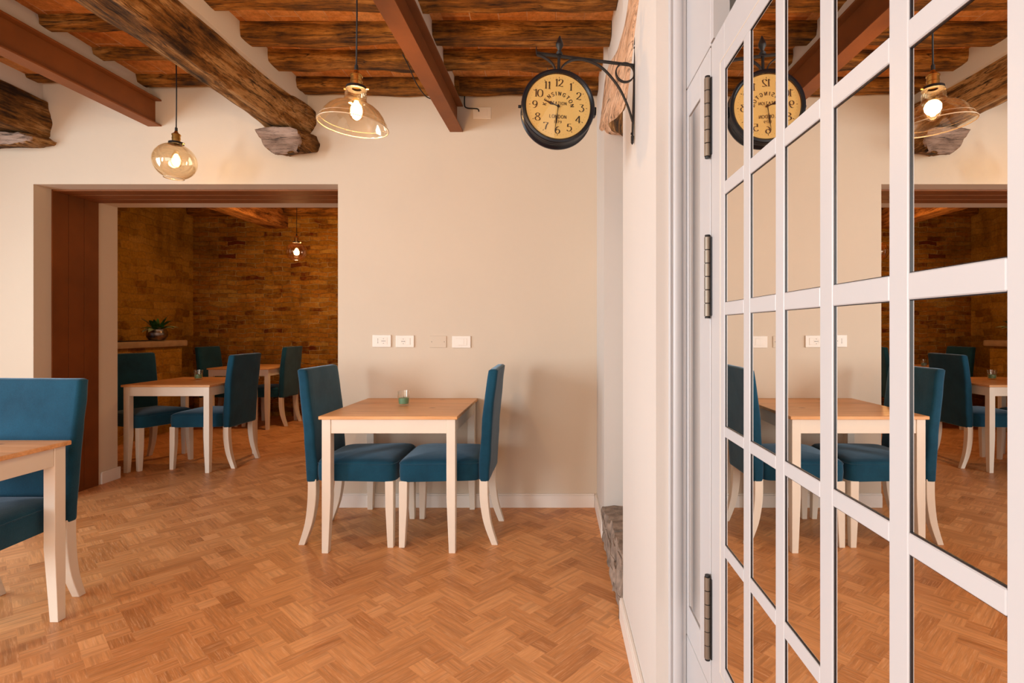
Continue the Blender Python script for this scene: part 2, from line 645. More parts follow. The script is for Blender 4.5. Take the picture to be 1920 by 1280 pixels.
# dividing wall with the wide opening
mb = MB()
mb.box(-4.85, OX0, WY, WY2, 0, 3.05)
mb.box(OX1, 1.1, WY, WY2, 0, 3.05)
mb.box(OX0, OX1, WY, WY2, OZ, 3.05)
struct(mb, 'wall_back', M['plaster'], 'cream plastered wall with the wide opening into the brick room', 'wall')

# rust-coloured steel lining of the opening
t = thing('trim_1', (0, 0, 0), 0, 'dark rust-coloured steel lining around the wide wall opening', 'opening lining', kind='structure')
mb = MB()
for k in range(3):
    y = 3.64 + k * 0.124
    mb.box(OX0 - 0.001, OX0 + 0.008, y, y + 0.121, 0, OZ - 0.001, 0.0015, 1)
mb.build('side_panel', M['rust'], t)
mb = MB()
for k in range(3):
    y = 3.64 + k * 0.124
    mb.box(OX0 + 0.001, OX1 - 0.001, y + 0.004, y + 0.110, OZ - 0.012, OZ + 0.0, 0.002, 1)
    mb.box(OX0 + 0.001, OX1 - 0.001, y + 0.112, y + 0.122, OZ - 0.004, OZ + 0.001)
mb.build('lintel_panel', M['steel'], t)
mb = MB()
mb.box(OX1 - 0.008, OX1 + 0.001, 3.64, 4.01, 0, OZ - 0.001, 0.0015, 1)
mb.build('side_panel', M['rust'], t)

# right wall: far piece, deep niche, near piece, then the glazed front
mb = MB()
mb.box(RX, 0.9, 2.985, WY, 0, 2.95)
mb.box(0.72, 0.9, 2.15, 2.985, 0, 2.95)
mb.box(RX, 0.9, 1.44, 2.15, 0, 2.95)
mb.box(RX + 0.02, 0.72, 2.15, 2.985, 2.42, 2.95)
mb.box(0.62, 0.9, -2.8, 1.44, 0, 2.95)
mb.box(0.35, 0.62, -2.8, 0.05, 0, 2.95)
struct(mb, 'wall_right', M['plaster_white'], 'white plastered right wall with a deep niche under a timber', 'wall')

mb = MB()
mb.box(-4.85, -4.65, -2.8, -2.35, 0, 2.95)
mb.box(-4.85, -4.65, -0.35, 0.5, 0, 2.95)
mb.box(-4.85, -4.65, 2.45, WY, 0, 2.95)
mb.box(-4.85, -4.65, -2.35, -0.35, 0, 0.65)
mb.box(-4.85, -4.65, -2.35, -0.35, 2.25, 2.95)
mb.box(-4.85, -4.65, 0.5, 2.45, 0, 0.65)
mb.box(-4.85, -4.65, 0.5, 2.45, 2.25, 2.95)
struct(mb, 'wall_left', M['plaster'], 'cream left wall with two window openings', 'wall')
mb = MB()
mb.box(-4.85, -3.75, -3.0, -2.8, 0, 2.95)
mb.box(-0.05, 0.9, -3.0, -2.8, 0, 2.95)
mb.box(-3.75, -0.05, -3.0, -2.8, 2.55, 2.95)
mb.box(-3.75, -0.05, -3.0, -2.8, 0, 0.15)
struct(mb, 'wall_front', M['plaster'], 'cream wall behind the camera with a wide window opening', 'wall')

mb = MB()
mb.box(-4.85, 0.95, -3.0, WY, CZ, 2.95)
mb.box(-1.76, 0.95, -2.99, WY, 2.81, CZ)
struct(mb, 'ceiling', M['tiles'], 'terracotta tile ceiling between the old joists of the front room', 'ceiling')

# further room
FY, FX = 7.2, -4.97
mb = MB()
mb.box(FX - 0.2, 1.1, FY, FY + 0.2, 0, 3.05)
struct(mb, 'wall_far', M['brick_far'], 'rough old brick wall at the end of the further room', 'wall')
mb = MB()
mb.box(FX - 0.2, FX, WY2, FY, 0, 3.05)
struct(mb, 'wall_far_left', M['brick_left'], 'ochre brick side wall of the further room behind the counter', 'wall')
mb = MB()
mb.box(1.0, 1.1, WY2, FY, 0, 3.05)
struct(mb, 'wall_far_right', M['plaster'], 'plastered right side wall of the further room', 'wall')
mb = MB()
mb.box(FX - 0.2, 1.1, WY2, FY + 0.2, 2.85, 3.05)
struct(mb, 'ceiling_far', M['tiles'], 'terracotta ceiling of the further room', 'ceiling')


# baseboards
def skirting(pts_boxes, name, label):
    mb = MB()
    for b in pts_boxes:
        x0, x1, y0, y1 = b
        mb.box(x0, x1, y0, y1, 0.0, 0.083, 0.002, 1)
        dx = 0.003 if (x1 - x0) < 0.05 else 0
        dy = 0.003 if (y1 - y0) < 0.05 else 0
        mb.box(x0 + dx, x1, y0 + dy, y1, 0.0835, 0.093, 0.002, 1)
    struct(mb, name, M['skirting'], label, 'baseboard')


skirting([(OX1, RX - 0.016, WY - 0.015, WY)], 'baseboard_back', 'white baseboard along the back wall behind the centre table')
skirting([(RX - 0.015, RX, 2.99, WY)], 'baseboard_right', 'short white baseboard in the far right corner beyond the stone step')
skirting([(RX - 0.015, RX, 1.44, 2.15)], 'baseboard_right_near', 'white baseboard along the near right wall beside the glazed door')
skirting([(OX0, OX0 + 0.015, 4.03, WY2), (OX0 - 0.4, OX0 + 0.015, WY2, WY2 + 0.015)], 'baseboard_left', 'short white baseboard at the foot of the opening jamb')
skirting([(-4.65, OX0, WY - 0.015, WY)], 'baseboard_back_left', 'white baseboard left of the wide opening')

# stone footing exposed in the niche
mb = MB()
rnd = random.Random(11)
yy = 2.15
while yy < 2.97:
    w = min(rnd.uniform(0.10, 0.16), 2.985 - yy)
    h = 0.275 - (yy - 2.15) * 0.11 + rnd.uniform(-0.02, 0.02)
    z = 0
    while z < h - 0.02:
        hh = min(rnd.uniform(0.06, 0.09), h - z)
        b = bmesh.new()
        bmesh.ops.create_cube(b, size=1)
        bmesh.ops.subdivide_edges(b, edges=b.edges[:], cuts=5, use_grid_fill=True)
        ins = rnd.uniform(-0.004, 0.008)
        bmesh.ops.transform(b, matrix=Matrix.Translation((RX - 0.01 + ins + 0.21, yy + w / 2, z + hh / 2)) @ Matrix.Diagonal((0.42, w * 0.985, hh * 0.97, 1)), verts=b.verts)
        mb.join(b)
        z += hh
    yy += w
mb.rough(0.016, 16, seed=3)
o = mb.build('stone_footing', M['stone'], None, 40)
tag(o, 'rough brown stone footing exposed at the foot of the wall niche', 'stone step', kind='structure')

# ------------------------------------------------------------------ plaster edges along the beams
def curb(x0, x1, y0, y1, z0, name, label, zt=CZ + 0.001, seed=0):
    mb = MB()
    n = 60
    rings = []
    for k in range(n + 1):
        y = y0 + (y1 - y0) * k / n
        w = noise.noise(Vector((y * 5, seed, 0))) * 0.006
        rings.append([(x0, y, z0), (x1 + w, y, z0), (x1 + w * 0.5, y, (z0 + zt) / 2), (x1 + w, y, zt), (x0, y, zt)])
    mb.loft(rings)
    struct(mb, name, M['plaster_white'], label, 'plaster edge', 50)


curb(-2.76, -2.715, -2.8, WY, 2.724, 'trim_2', 'white plaster edge above the left steel beam', seed=1)
curb(-1.84, -1.662, -2.8, WY, 2.66, 'trim_3', 'white plaster edge beside the crooked log beam', seed=2)
curb(-0.70, -0.650, -2.8, WY, 2.692, 'trim_4', 'white plaster edge above the right steel beam', seed=3)
curb(-3.75, -3.43, -2.8, WY, 2.66, 'trim_5', 'white plaster edge beside the far left log beam', seed=4)


# ------------------------------------------------------------------ steel beams
def ibeam(x_near, x_wall, zb, h, w, name, label):
    o = thing(name, (x_wall, WY, zb), 0, label, 'steel beam')
    L = WY + 2.7
    k = (x_near - x_wall) / 1.42      # sideways drift per metre towards the camera

    def part(n, pa, pb, za, zc):
        mb = MB()
        mb.loft([[(pa, 0.0, za), (pb, 0.0, za), (pb, 0.0, zc), (pa, 0.0, zc)],
                 [(pa + k * L, -L, za), (pb + k * L, -L, za), (pb + k * L, -L, zc), (pa + k * L, -L, zc)]])
        mb.build(n, M['steel'], o, bevel=0.0015)
    part('bottom_flange', 0, w, 0, 0.010)
    part('web', w / 2 - 0.004, w / 2 + 0.004, 0.0102, h - 0.0102)
    part('top_flange', 0, w, h - 0.010, h)
    return o


ibeam(-0.734, -0.708, 2.508, 0.18, 0.088, 'steel_beam', 'red-brown steel beam overhead between the clock and the dome pendant')
ibeam(-2.765, -2.727, 2.545, 0.178, 0.090, 'steel_beam', 'red-brown steel beam at left, ending above the round globe pendant')


# ------------------------------------------------------------------ timbers
def catmull(P, n):
    out = []
    m = len(P)
    for i in range(m - 1):
        p0, p1, p2, p3 = P[max(i - 1, 0)], P[i], P[i + 1], P[min(i + 2, m - 1)]
        for k in range(n):
            t = k / n
            out.append(tuple(0.5 * (2 * b + (c - a) * t + (2 * a - 5 * b + 4 * c - d) * t * t + (3 * b - a - 3 * c + d) * t ** 3)
                             for a, b, c, d in zip(p0, p1, p2, p3)))
    out.append(tuple(P[-1]))
    return out


def timber(sections, axis, nper, amp, seed, name, mat, ringdiv=5, scale=9.0, rounding=0.25):
    """sections: list of (position along axis, [corner points across the axis]); corners are softened and roughened"""
    flat = [[s[0]] + [c for p in s[1] for c in p] for s in sections]
    dense = catmull(flat, nper)
    mb = MB()
    rings = []
    for d in dense:
        a = d[0]
        pts = [(d[1 + 2 * i], d[2 + 2 * i]) for i in range((len(d) - 1) // 2)]
        ring = []
        m = len(pts)
        for i in range(m):
            p, q, r = Vector(pts[i]), Vector(pts[(i + 1) % m]), Vector(pts[i - 1])
            # softened corner, then points along the side
            s0 = p + (r - p) * rounding * 0.5
            s1 = p + (q - p) * rounding * 0.5
            ring.append(s0 * 0.5 + p * 0.5 if rounding < 0.2 else s0 * 0.62 + p * 0.38)
            ring.append((s0 + s1) / 2 * 0.6 + p * 0.4)
            nxt = q + (p - q) * rounding * 0.5
            for k in range(ringdiv):
                ring.append(s1 + (nxt - s1) * k / ringdiv)
        c = sum((Vector(p) for p in ring), Vector((0, 0))) / len(ring)
        out = []
        for p in ring:
            u = (p - c).normalized()
            P3 = Vector((a, p[0], p[1])) if axis == 0 else Vector((p[0], a, p[1]))
            q = P3.copy()
            q[axis] *= 0.22
            n1 = noise.noise(q * scale + Vector((seed, seed, seed)))
            n2 = noise.noise(q * scale * 3.4 + Vector((seed, -seed, seed)))
            off = u * (amp * (n1 + 0.45 * n2))
            if axis == 0:
                out.append(P3 + Vector((0, off[0], off[1])))
            else:
                out.append(P3 + Vector((off[0], 0, off[1])))
        rings.append(out)
    mb.loft(rings)
    return mb.build(name, mat, None, 50)


# the crooked main log
S = lambda y, bl, br, rm, tr, zt: (y, [bl, br, rm, tr, (tr[0] - 0.03, zt), (bl[0] + 0.03, zt), (bl[0] - 0.015, (zt + bl[1]) / 2)])
o = timber([
    S(-2.78, (-1.95, 2.50), (-1.70, 2.49), (-1.665, 2.62), (-1.67, 2.71), 2.83),
    S(0.6, (-1.95, 2.50), (-1.69, 2.49), (-1.66, 2.62), (-1.665, 2.71), 2.83),
    S(1.6, (-1.93, 2.50), (-1.71, 2.48), (-1.665, 2.62), (-1.67, 2.71), 2.83),
    S(2.1, (-1.915, 2.50), (-1.725, 2.49), (-1.675, 2.62), (-1.68, 2.71), 2.83),
    S(2.6, (-1.885, 2.50), (-1.755, 2.49), (-1.685, 2.60), (-1.68, 2.71), 2.83),
    S(2.9, (-1.880, 2.50), (-1.745, 2.485), (-1.685, 2.59), (-1.69, 2.71), 2.83),
    S(3.15, (-1.885, 2.505), (-1.73, 2.485), (-1.675, 2.57), (-1.685, 2.69), 2.76),
    S(3.35, (-1.905, 2.505), (-1.69, 2.485), (-1.625, 2.56), (-1.660, 2.67), 2.69),
    S(3.515, (-1.93, 2.51), (-1.66, 2.485), (-1.592, 2.56), (-1.605, 2.645), 2.665)],
    1, 14, 0.016, 1.3, 'log_beam', M['log_y'], 6, 8.0)
tag(o, 'thick crooked hewn log beam across the ceiling with a carved end bracket', 'ceiling beam')

# its corbel
def corbel(front, back, y0, name, label, mat, seed):
    mb = MB()
    n = 8
    rings = []
    m = len(front)
    for k in range(n + 1):
        t = k / n
        ring = []
        for i in range(m):
            a, b = Vector(front[i]).lerp(Vector(back[i]), t), Vector(front[(i + 1) % m]).lerp(Vector(back[(i + 1) % m]), t)
            for j in range(6):
                p = a.lerp(b, j / 6)
                ring.append(Vector((p.x, y0 + (WY - y0) * t, p.y)))
        if k == 0:
            c = sum(ring, Vector()) / len(ring)
            rings.append([c + (p - c) * 0.05 for p in ring])
            rings.append([c + (p - c) * 0.5 for p in ring])
            rings.append([c + (p - c) * 0.94 for p in ring])
            rings[-1] = [p + Vector((0, 0.0, 0)) for p in rings[-1]]
            ring = [p + Vector((0, 0.012, 0)) for p in ring]
        rings.append(ring)
    mb.loft(rings)
    mb.rough(0.011, 14, seed=seed)
    mb.rough(0.004, 60, seed=seed)
    o = mb.build(name, mat, None, 55)
    for p in o.data.polygons:
        p.material_index = 1 if (p.normal.y < -0.5) else 0
    return tag(o, label, 'corbel')


corbel([(-1.915, 2.462), (-1.86, 2.474), (-1.68, 2.480), (-1.63, 2.455), (-1.615, 2.38), (-1.64, 2.312), (-1.78, 2.300), (-1.86, 2.365)],
       [(-1.915, 2.480), (-1.86, 2.494), (-1.68, 2.498), (-1.60, 2.475), (-1.578, 2.43), (-1.59, 2.375), (-1.78, 2.350), (-1.86, 2.40)],
       3.33, 'timber_corbel', 'short grey-faced timber corbel under the wall end of the crooked log', [M['log_y'], M['log_grey']], 5)
corbel([(-3.95, 2.45), (-3.6, 2.455), (-3.42, 2.45), (-3.372, 2.425), (-3.375, 2.395), (-3.44, 2.372), (-3.7, 2.372), (-3.95, 2.372)],
       [(-3.95, 2.47), (-3.6, 2.47), (-3.40, 2.47), (-3.335, 2.44), (-3.34, 2.425), (-3.42, 2.40), (-3.7, 2.40), (-3.95, 2.40)],
       3.36, 'timber_corbel', 'timber corbel at the far left edge under the cut-off log beam', [M['log_y'], M['log_grey']], 8)

# log at the left edge
S2 = lambda y, l, r, zb, zt: (y, [(l, zb), (r - 0.02, zb), (r, zb + 0.10), (r - 0.03, zt), (l, zt), (l - 0.03, (zb + zt) / 2)])
o = timber([S2(-2.78, -3.75, -3.42, 2.46, 2.80), S2(1.0, -3.74, -3.42, 2.46, 2.78), S2(2.2, -3.72, -3.40, 2.455, 2.76),
            S2(3.0, -3.70, -3.385, 2.46, 2.74), S2(3.515, -3.70, -3.365, 2.465, 2.72)], 1, 14, 0.015, 6.1, 'log_beam', M['log_y'], 6, 8.0)
tag(o, 'dark hewn log beam cut by the upper left edge, left of the steel beam', 'ceiling beam')

# pale log over the niche in the right wall
def LT(y, zb, zm, zt):
    return (y, [(0.296, zb), (0.263, zm), (0.269, zt), (0.50, zt), (0.50, zb)])


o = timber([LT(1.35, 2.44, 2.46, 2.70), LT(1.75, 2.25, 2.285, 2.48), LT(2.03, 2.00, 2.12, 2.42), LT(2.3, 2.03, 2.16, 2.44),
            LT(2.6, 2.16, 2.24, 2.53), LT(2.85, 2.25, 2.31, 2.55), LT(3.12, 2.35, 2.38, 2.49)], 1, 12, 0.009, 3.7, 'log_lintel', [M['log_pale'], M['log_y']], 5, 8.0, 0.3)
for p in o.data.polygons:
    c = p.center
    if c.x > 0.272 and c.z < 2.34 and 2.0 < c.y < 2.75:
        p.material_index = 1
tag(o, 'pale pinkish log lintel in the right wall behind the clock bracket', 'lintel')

# joists of the three bays
BAYS = [  # x range, bottom z, width, list of far faces (Y), bay phrase
    (-3.44, -2.75, 2.815, 0.11, (3.50, 3.17, 2.85, 2.53, 2.21, 1.89), 'outer left bay'),
    (-2.73, -1.70, 2.795, 0.105, (3.50, 3.17, 2.85, 2.53, 2.21, 1.89), 'bay between left steel beam and log'),
    (-1.70, -0.62, 2.738, 0.135, (3.505, 3.168, 2.895, 2.583, 2.26, 1.94), 'bay above the dome pendant'),
    (-0.69, 0.292, 2.736, 0.135, (3.505, 3.168, 2.895, 2.583, 2.26, 1.94), 'bay above the clock'),
]
ORD = ['nearest the back wall', 'second from the back wall', 'third from the back wall', 'fourth from the back wall',
       'fifth from the back wall', 'sixth from the back wall']
for bi, (xa, xb, zb, w, ys, phrase) in enumerate(BAYS):
    rnd = random.Random(20 + bi)
    for k, yb in enumerate(ys):
        secs = []
        n = 5
        for q in range(n + 1):
            x = xa + (xb - xa) * q / n
            dz = rnd.uniform(-0.006, 0.006)
            dy = rnd.uniform(-0.006, 0.004)
            y1 = yb + dy
            y0 = yb - w + rnd.uniform(-0.008, 0.006)
            secs.append((x, [(y0 + 0.012, zb + dz), (y1 - 0.012, zb + dz), (y1, zb + 0.04), (y1 - 0.005, CZ + 0.04), (y0 + 0.006, CZ + 0.04), (y0, zb + 0.04)]))
        o = timber(secs, 0, 9, 0.010, 11.0 * bi + k * 3.1, 'ceiling_joist', M['log_x'], 3, 9.0, 0.22)
        tag(o, 'rough brown timber joist, %s, %s' % (ORD[k], phrase), 'joist', 'joists in the %s' % phrase)

# timbers of the further room
o = timber([(4.25, [(-3.95, 2.56), (-3.68, 2.56), (-3.68, 2.83), (-3.95, 2.83)]),
            (6.0, [(-3.95, 2.555), (-3.68, 2.56), (-3.68, 2.83), (-3.95, 2.83)]),
            (7.2, [(-3.94, 2.565), (-3.67, 2.57), (-3.67, 2.82), (-3.95, 2.83)])], 1, 16, 0.008, 2.2, 'ceiling_beam', M['beam_far'], 4, 6, 0.12)
tag(o, 'orange timber beam under the ceiling of the further brick room', 'ceiling beam')
for k, yb in enumerate((7.19, 6.72, 6.25)):
    for xa, xb, side in ((-3.66, 0.95, 'right'), (-4.96, -3.97, 'left')):
        o = timber([(xa + (xb - xa) * q / 4, [(yb - 0.13, 2.735), (yb, 2.735), (yb, 2.87), (yb - 0.13, 2.87)]) for q in range(5)],
                   0, 6, 0.010, 40 + k * 3 + xa, 'ceiling_joist', M['log_x'], 3, 7, 0.25)
        tag(o, 'dark far-room joist %s of its beam, %s' % (side, ('against the brick wall', 'second from the wall', 'third from the wall')[k]),
            'joist', 'joists of the further room')

# ------------------------------------------------------------------ furniture
def make_table(loc, label):
    t = thing('dining_table', loc, 0, label, 'table', 'square dining tables')
    H = 0.3675
    mb = MB()
    mb.box(-H, H, -H, H, 0.712, 0.73, 0.003, 2)
    mb.build('tabletop', M['pine'], t)
    for sx in (-1, 1):
        for sy in (-1, 1):
            mb = MB()
            a, b = H - 0.013, H - 0.060      # outer and inner face of the leg
            prof = [(0.7118, 0.047), (0.30, 0.047), (0.0, 0.034)]
            rings = []
            for z, w in prof:
                x0, x1 = sx * a, sx * (a - w)
                y0, y1 = sy * a, sy * (a - w)
                rings.append([(x0, y0, z), (x1, y0, z), (x1, y1, z), (x0, y1, z)])
            mb.loft(rings)
            mb.build('leg', M['white_wood'], t, bevel=0.002)
    for k in range(4):
        mb = MB()
        a = H - 0.060 - 0.0005
        mb.box(-a, a, -(H - 0.017), -(H - 0.037), 0.636, 0.7118, 0.0015, 1)
        bmesh.ops.rotate(mb.bm, cent=(0, 0, 0), matrix=Matrix.Rotation(k * PI / 2, 3, 'Z'), verts=mb.bm.verts)
        mb.build('apron', M['white_wood'], t)
    return t


def soft_box(rings, bev):
    """box from bottom and top corner loops, subdivided and softened"""
    b = bmesh.new()
    rr = [[b.verts.new(p) for p in r] for r in rings]
    for a, c in zip(rr[:-1], rr[1:]):
        for i in range(4):
            j = (i + 1) % 4
            b.faces.new((a[i], a[j], c[j], c[i]))
    b.faces.new(list(reversed(rr[0])))
    b.faces.new(rr[-1])
    bmesh.ops.recalc_face_normals(b, faces=b.faces)
    bmesh.ops.bevel(b, geom=[e for e in b.edges if e.calc_face_angle() > 0.7], offset=bev, segments=4, affect='EDGES', profile=0.5)
    return b


def make_chair():
    t = thing('dining_chair', (0, 0, 0))
    # seat, slightly wider in front, covered down to its lower edge
    mb = MB()
    nx, ny = 12, 12
    fw, bw, yf, yb = 0.238, 0.212, -0.262, 0.185
    rings = []

    def outline(inset, z, crown=0.0):
        pts = []
        m = 40
        for i in range(m):
            a = 2 * PI * (i + 0.5) / m
            ex = 0.22
            cx, sy = math.cos(a), math.sin(a)
            px = math.copysign(abs(cx) ** ex, cx)
            py = math.copysign(abs(sy) ** ex, sy)
            y = (yf + yb) / 2 + py * ((yb - yf) / 2 - inset)
            tt = (y - yf) / (yb - yf)
            w = fw + (bw - fw) * tt - inset
            pts.append((px * w, y, z + crown))
        return pts
    for ins, z in ((0.012, 0.357), (0.002, 0.360), (0.0, 0.375), (-0.002, 0.41), (-0.001, 0.445), (0.003, 0.461), (0.012, 0.469),
                   (0.04, 0.478), (0.09, 0.486), (0.14, 0.490), (0.19, 0.491)):
        rings.append(outline(ins, z))
    mb.loft(rings)
    mb.rough(0.003, 14, seed=1)
    seat = mb.build('seat', M['fabric'], t, 50)
    mb = MB()
    mb.tube([Vector(p) + Vector((0, 0, 0)) for p in outline(-0.001, 0.4535)], 0.0022, 6, closed=True)
    mb.build('piping', M['fabric'], t, 180)
    # backrest, leaning back, its cover reaching down behind the seat
    mb = MB()
    prof = [(0.345, 0.178, 0.236, 0.205), (0.47, 0.180, 0.243, 0.207), (0.70, 0.198, 0.257, 0.213), (0.90, 0.222, 0.277, 0.215), (0.972, 0.233, 0.285, 0.213)]
    dense = catmull(prof, 5)
    b = soft_box([[(-w, y0, z), (w, y0, z), (w, y1, z), (-w, y1, z)] for z, y0, y1, w in dense], 0.017)
    bmesh.ops.subdivide_edges(b, edges=[e for e in b.edges if abs(e.verts[0].co.x - e.verts[1].co.x) > 0.2], cuts=8, use_grid_fill=False)
    mb.join(b)
    mb.rough(0.003, 11, seed=5)
    mb.build('backrest', M['fabric'], t, 50)
    for sx in (-1, 1):
        mb = MB()
        rings = []
        for z, w in ((0.362, 0.046), (0.22, 0.044), (0.0, 0.032)):
            x1, x0 = sx * 0.232, sx * (0.232 - w)
            y0, y1 = -0.252, -0.252 + w
            rings.append([(x0, y0, z), (x1, y0, z), (x1, y1, z), (x0, y1, z)])
        mb.loft(rings)
        mb.build('leg', M['white_wood'], t, bevel=0.003)
    for sx in (-1, 1):
        mb = MB()
        rings = []
        for z, yc, w in catmull([(0.366, 0.205, 0.046), (0.25, 0.207, 0.046), (0.12, 0.226, 0.041), (0.0, 0.266, 0.034)], 4):
            xc = sx * 0.179
            rings.append([(xc - w / 2, yc - w / 2, z), (xc + w / 2, yc - w / 2, z), (xc + w / 2, yc + w / 2, z), (xc - w / 2, yc + w / 2, z)])
        mb.loft(rings)
        mb.build('leg', M['white_wood'], t, bevel=0.003)
    return t


TABLES = [
    ((-0.888, 3.143, 0), 'square pine-topped table with white legs at the cream wall under the sockets'),
    ((-2.375, 1.812, 0), 'pine-topped white table cut by the left edge in the foreground'),
    ((-3.222, 4.700, 0), 'pine-topped table just inside the brick room, green candle on it'),
    ((-3.750, 6.560, 0), 'farther dining table deep in the brick room against its end wall'),
]
first = None
for loc, lab in TABLES:
    if first is None:
        first = make_table(loc, lab)
    else:
        c = copy_tree(first)
        c.location = loc
        c['label'] = lab

# x, y, direction faced in degrees (0 = +x), label
CHAIRS = [
    (-1.136, 3.090, 0, 'blue fabric chair left of the centre table, facing right, clear of the wall'),
    (-0.602, 3.090, 180, 'blue fabric chair right of the centre table, its back towards the niche'),
    (-2.312, 2.085, -90, 'blue chair in the foreground at the left edge, behind the cut-off table'),
    (-3.640, 4.690, -20, 'dark blue chair partly hidden by the opening jamb, left of the near inner table'),
    (-3.020, 4.680, 180, 'dark blue chair with its back to us, right of the near inner table'),
    (-4.135, 6.630, 0, 'far chair at left of the deepest table, near the counter end'),
    (-3.575, 6.630, 180, 'far chair at right of the deepest table, against the end brick wall'),
]
first = None
for x, y, d, lab in CHAIRS:
    if first is None:
        first = make_chair()
        c = first
    else:
        c = copy_tree(first)
    c.location = (x, y, 0)
    c.rotation_euler = (0, 0, math.radians(d + 90))
    tag(c, lab, 'chair', 'blue upholstered dining chairs')


def make_candle(loc, wax, label):
    t = thing('glass_candle', loc, 0.3, label, 'candle', 'candles in tumblers')
    mb = MB()
    mb.lathe([(0.0, 0.0), (0.030, 0.0), (0.0325, 0.006), (0.0345, 0.040), (0.0385, 0.088), (0.0370, 0.088), (0.0325, 0.040), (0.0300, 0.012), (0.0, 0.010)], seg=12)
    mb.build('glass', M['clear_glass'], t, 30)
    mb = MB()
    mb.lathe([(0.0, 0.0115), (0.0285, 0.0125), (0.0305, 0.030), (0.0310, 0.045), (0.026, 0.047), (0.0, 0.046)], seg=24)
    mb.build('wax', wax, t, 40)
    mb = MB()
    mb.tube([(0, 0, 0.045), (0.001, 0, 0.052), (0.003, 0, 0.056)], 0.0012, 6)
    mb.build('wick', M['black_rubber'], t)
    return t


make_candle((-0.917, 3.17, 0.7302), M['wax_green'], 'green candle in a clear tumbler on the centre table')
make_candle((-3.265, 4.80, 0.7302), M['wax_green'], 'green candle in a clear tumbler on the near table of the brick room')
make_candle((-3.80, 6.45, 0.7302), M['wax_blue'], 'blue candle in a tumbler on the deepest table, seen in the pane reflection')

# ------------------------------------------------------------------ counter with plant
t = thing('brick_counter', (-4.72, 5.5, 0), 0, 'brick counter with worn stone top along the ochre brick wall', 'counter')
mb = MB()
mb.box(-0.245, 0.235, -1.25, 0.80, 0, 0.985)
mb.build('brick_base', M['brick_left'], t)
mb = MB()
out = []
for i in range(13):
    a = -PI / 2 + PI * i / 12 * 0.5 + PI / 2
    out.append((0.155 + 0.13 * math.cos(a), 0.79 + 0.13 * math.sin(a)))
poly = [(-0.245, -1.27), (0.285, -1.27)] + out + [(-0.245, 0.92)]
mb.prism(poly, 2, 0.986, 1.06)
mb.build('stone_top', M['counter_stone'], t, 40, bevel=0.018)

t = thing('potted_plant', (-4.50, 5.93, 1.0605), 0, 'leafy green plant in a dimpled silver pot on the counter', 'potted plant')
mb = MB()
prof = [(0.0, 0.0), (0.060, 0.0), (0.078, 0.010), (0.098, 0.045), (0.103, 0.075), (0.099, 0.100), (0.088, 0.122), (0.092, 0.130), (0.086, 0.130), (0.084, 0.110), (0.0, 0.108)]
mb.lathe(prof, seg=40)
mb.build('pot', M['silver'], t, 60)
mb = MB()
mb2 = MB()
rnd = random.Random(5)
for k in range(34):
    a = rnd.uniform(0, 2 * PI)
    L = rnd.uniform(0.10, 0.21)
    el = rnd.uniform(0.45, 1.40)
    w = rnd.uniform(0.014, 0.028)
    n = 8
    left, right = [], []
    pos = Vector((math.cos(a) * 0.03, math.sin(a) * 0.03, 0.11))
    d = Vector((math.cos(a) * math.cos(el), math.sin(a) * math.cos(el), math.sin(el)))
    side = Vector((-math.sin(a), math.cos(a), rnd.uniform(-.4, .4))).normalized()
    tgt = mb2 if k % 4 == 0 else mb
    vl, vr, vc = [], [], []
    for i in range(n + 1):
        s = i / n
        ww = w * max(0.05, math.sin(PI * min(1, s * 0.92 + 0.06)) ** 0.8)
        vc.append(tgt.bm.verts.new(pos + Vector((0, 0, -0.004))))
        vl.append(tgt.bm.verts.new(pos - side * ww))
        vr.append(tgt.bm.verts.new(pos + side * ww))
        pos = pos + d * (L / n)
        d = (d + Vector((0, 0, -0.16))).normalized()
    for i in range(n):
        tgt.bm.faces.new((vl[i], vc[i], vc[i + 1], vl[i + 1]))
        tgt.bm.faces.new((vc[i], vr[i], vr[i + 1], vc[i + 1]))
mb.build('foliage', M['leaf'], t, 180)
mb2.build('pale_leaves', M['leaf_pale'], t, 180, label='pale cream-edged leaves')

o = MB().box(-4.60, -4.45, 4.85, 5.81, 1.0602, 1.070, 0.003, 1).build('serving_tray', M['tray'], None)
o.location = (0.0, 0, 0)
tag(o, 'long black tray lying along the front edge of the counter', 'tray')
o = MB().box(-4.79, -4.64, 5.30, 5.52, 1.0602, 1.076, 0.003, 1).build('menu_folder', M['tray'], None)
tag(o, 'small black folder lying on the counter beside the jamb', 'folder')

t = thing('flower_vase', (-4.56, 5.30, 1.0705), 0, 'small clear vase of pale blossoms on the counter, mostly behind the jamb', 'vase')
mb = MB()
mb.lathe([(0.0, 0.0), (0.035, 0.0), (0.045, 0.02), (0.045, 0.06), (0.022, 0.10), (0.026, 0.14), (0.024, 0.14), (0.020, 0.10), (0.040, 0.06), (0.0, 0.01)], seg=24)
mb.build('glass', M['clear_glass'], t, 60)
mb = MB()
rnd = random.Random(9)
for k in range(16):
    p = Vector((rnd.uniform(-0.04, 0.06), rnd.uniform(-0.05, 0.05), rnd.uniform(0.16, 0.30)))
    b = bmesh.new()
    bmesh.ops.create_icosphere(b, subdivisions=1, radius=rnd.uniform(0.009, 0.016))
    bmesh.ops.translate(b, verts=b.verts, vec=p)
    mb.join(b)
mb.rough(0.004, 60)
mb.build('blossoms', M['petal'], t, 60)
mb = MB()
for k in range(5):
    a = k * 1.3
    mb.tube([(0, 0, 0.02), (0.005 * math.cos(a), 0.005 * math.sin(a), 0.12), (0.04 * math.cos(a), 0.04 * math.sin(a), 0.28)], 0.0016, 5)
mb.build('stems', M['leaf'], t)


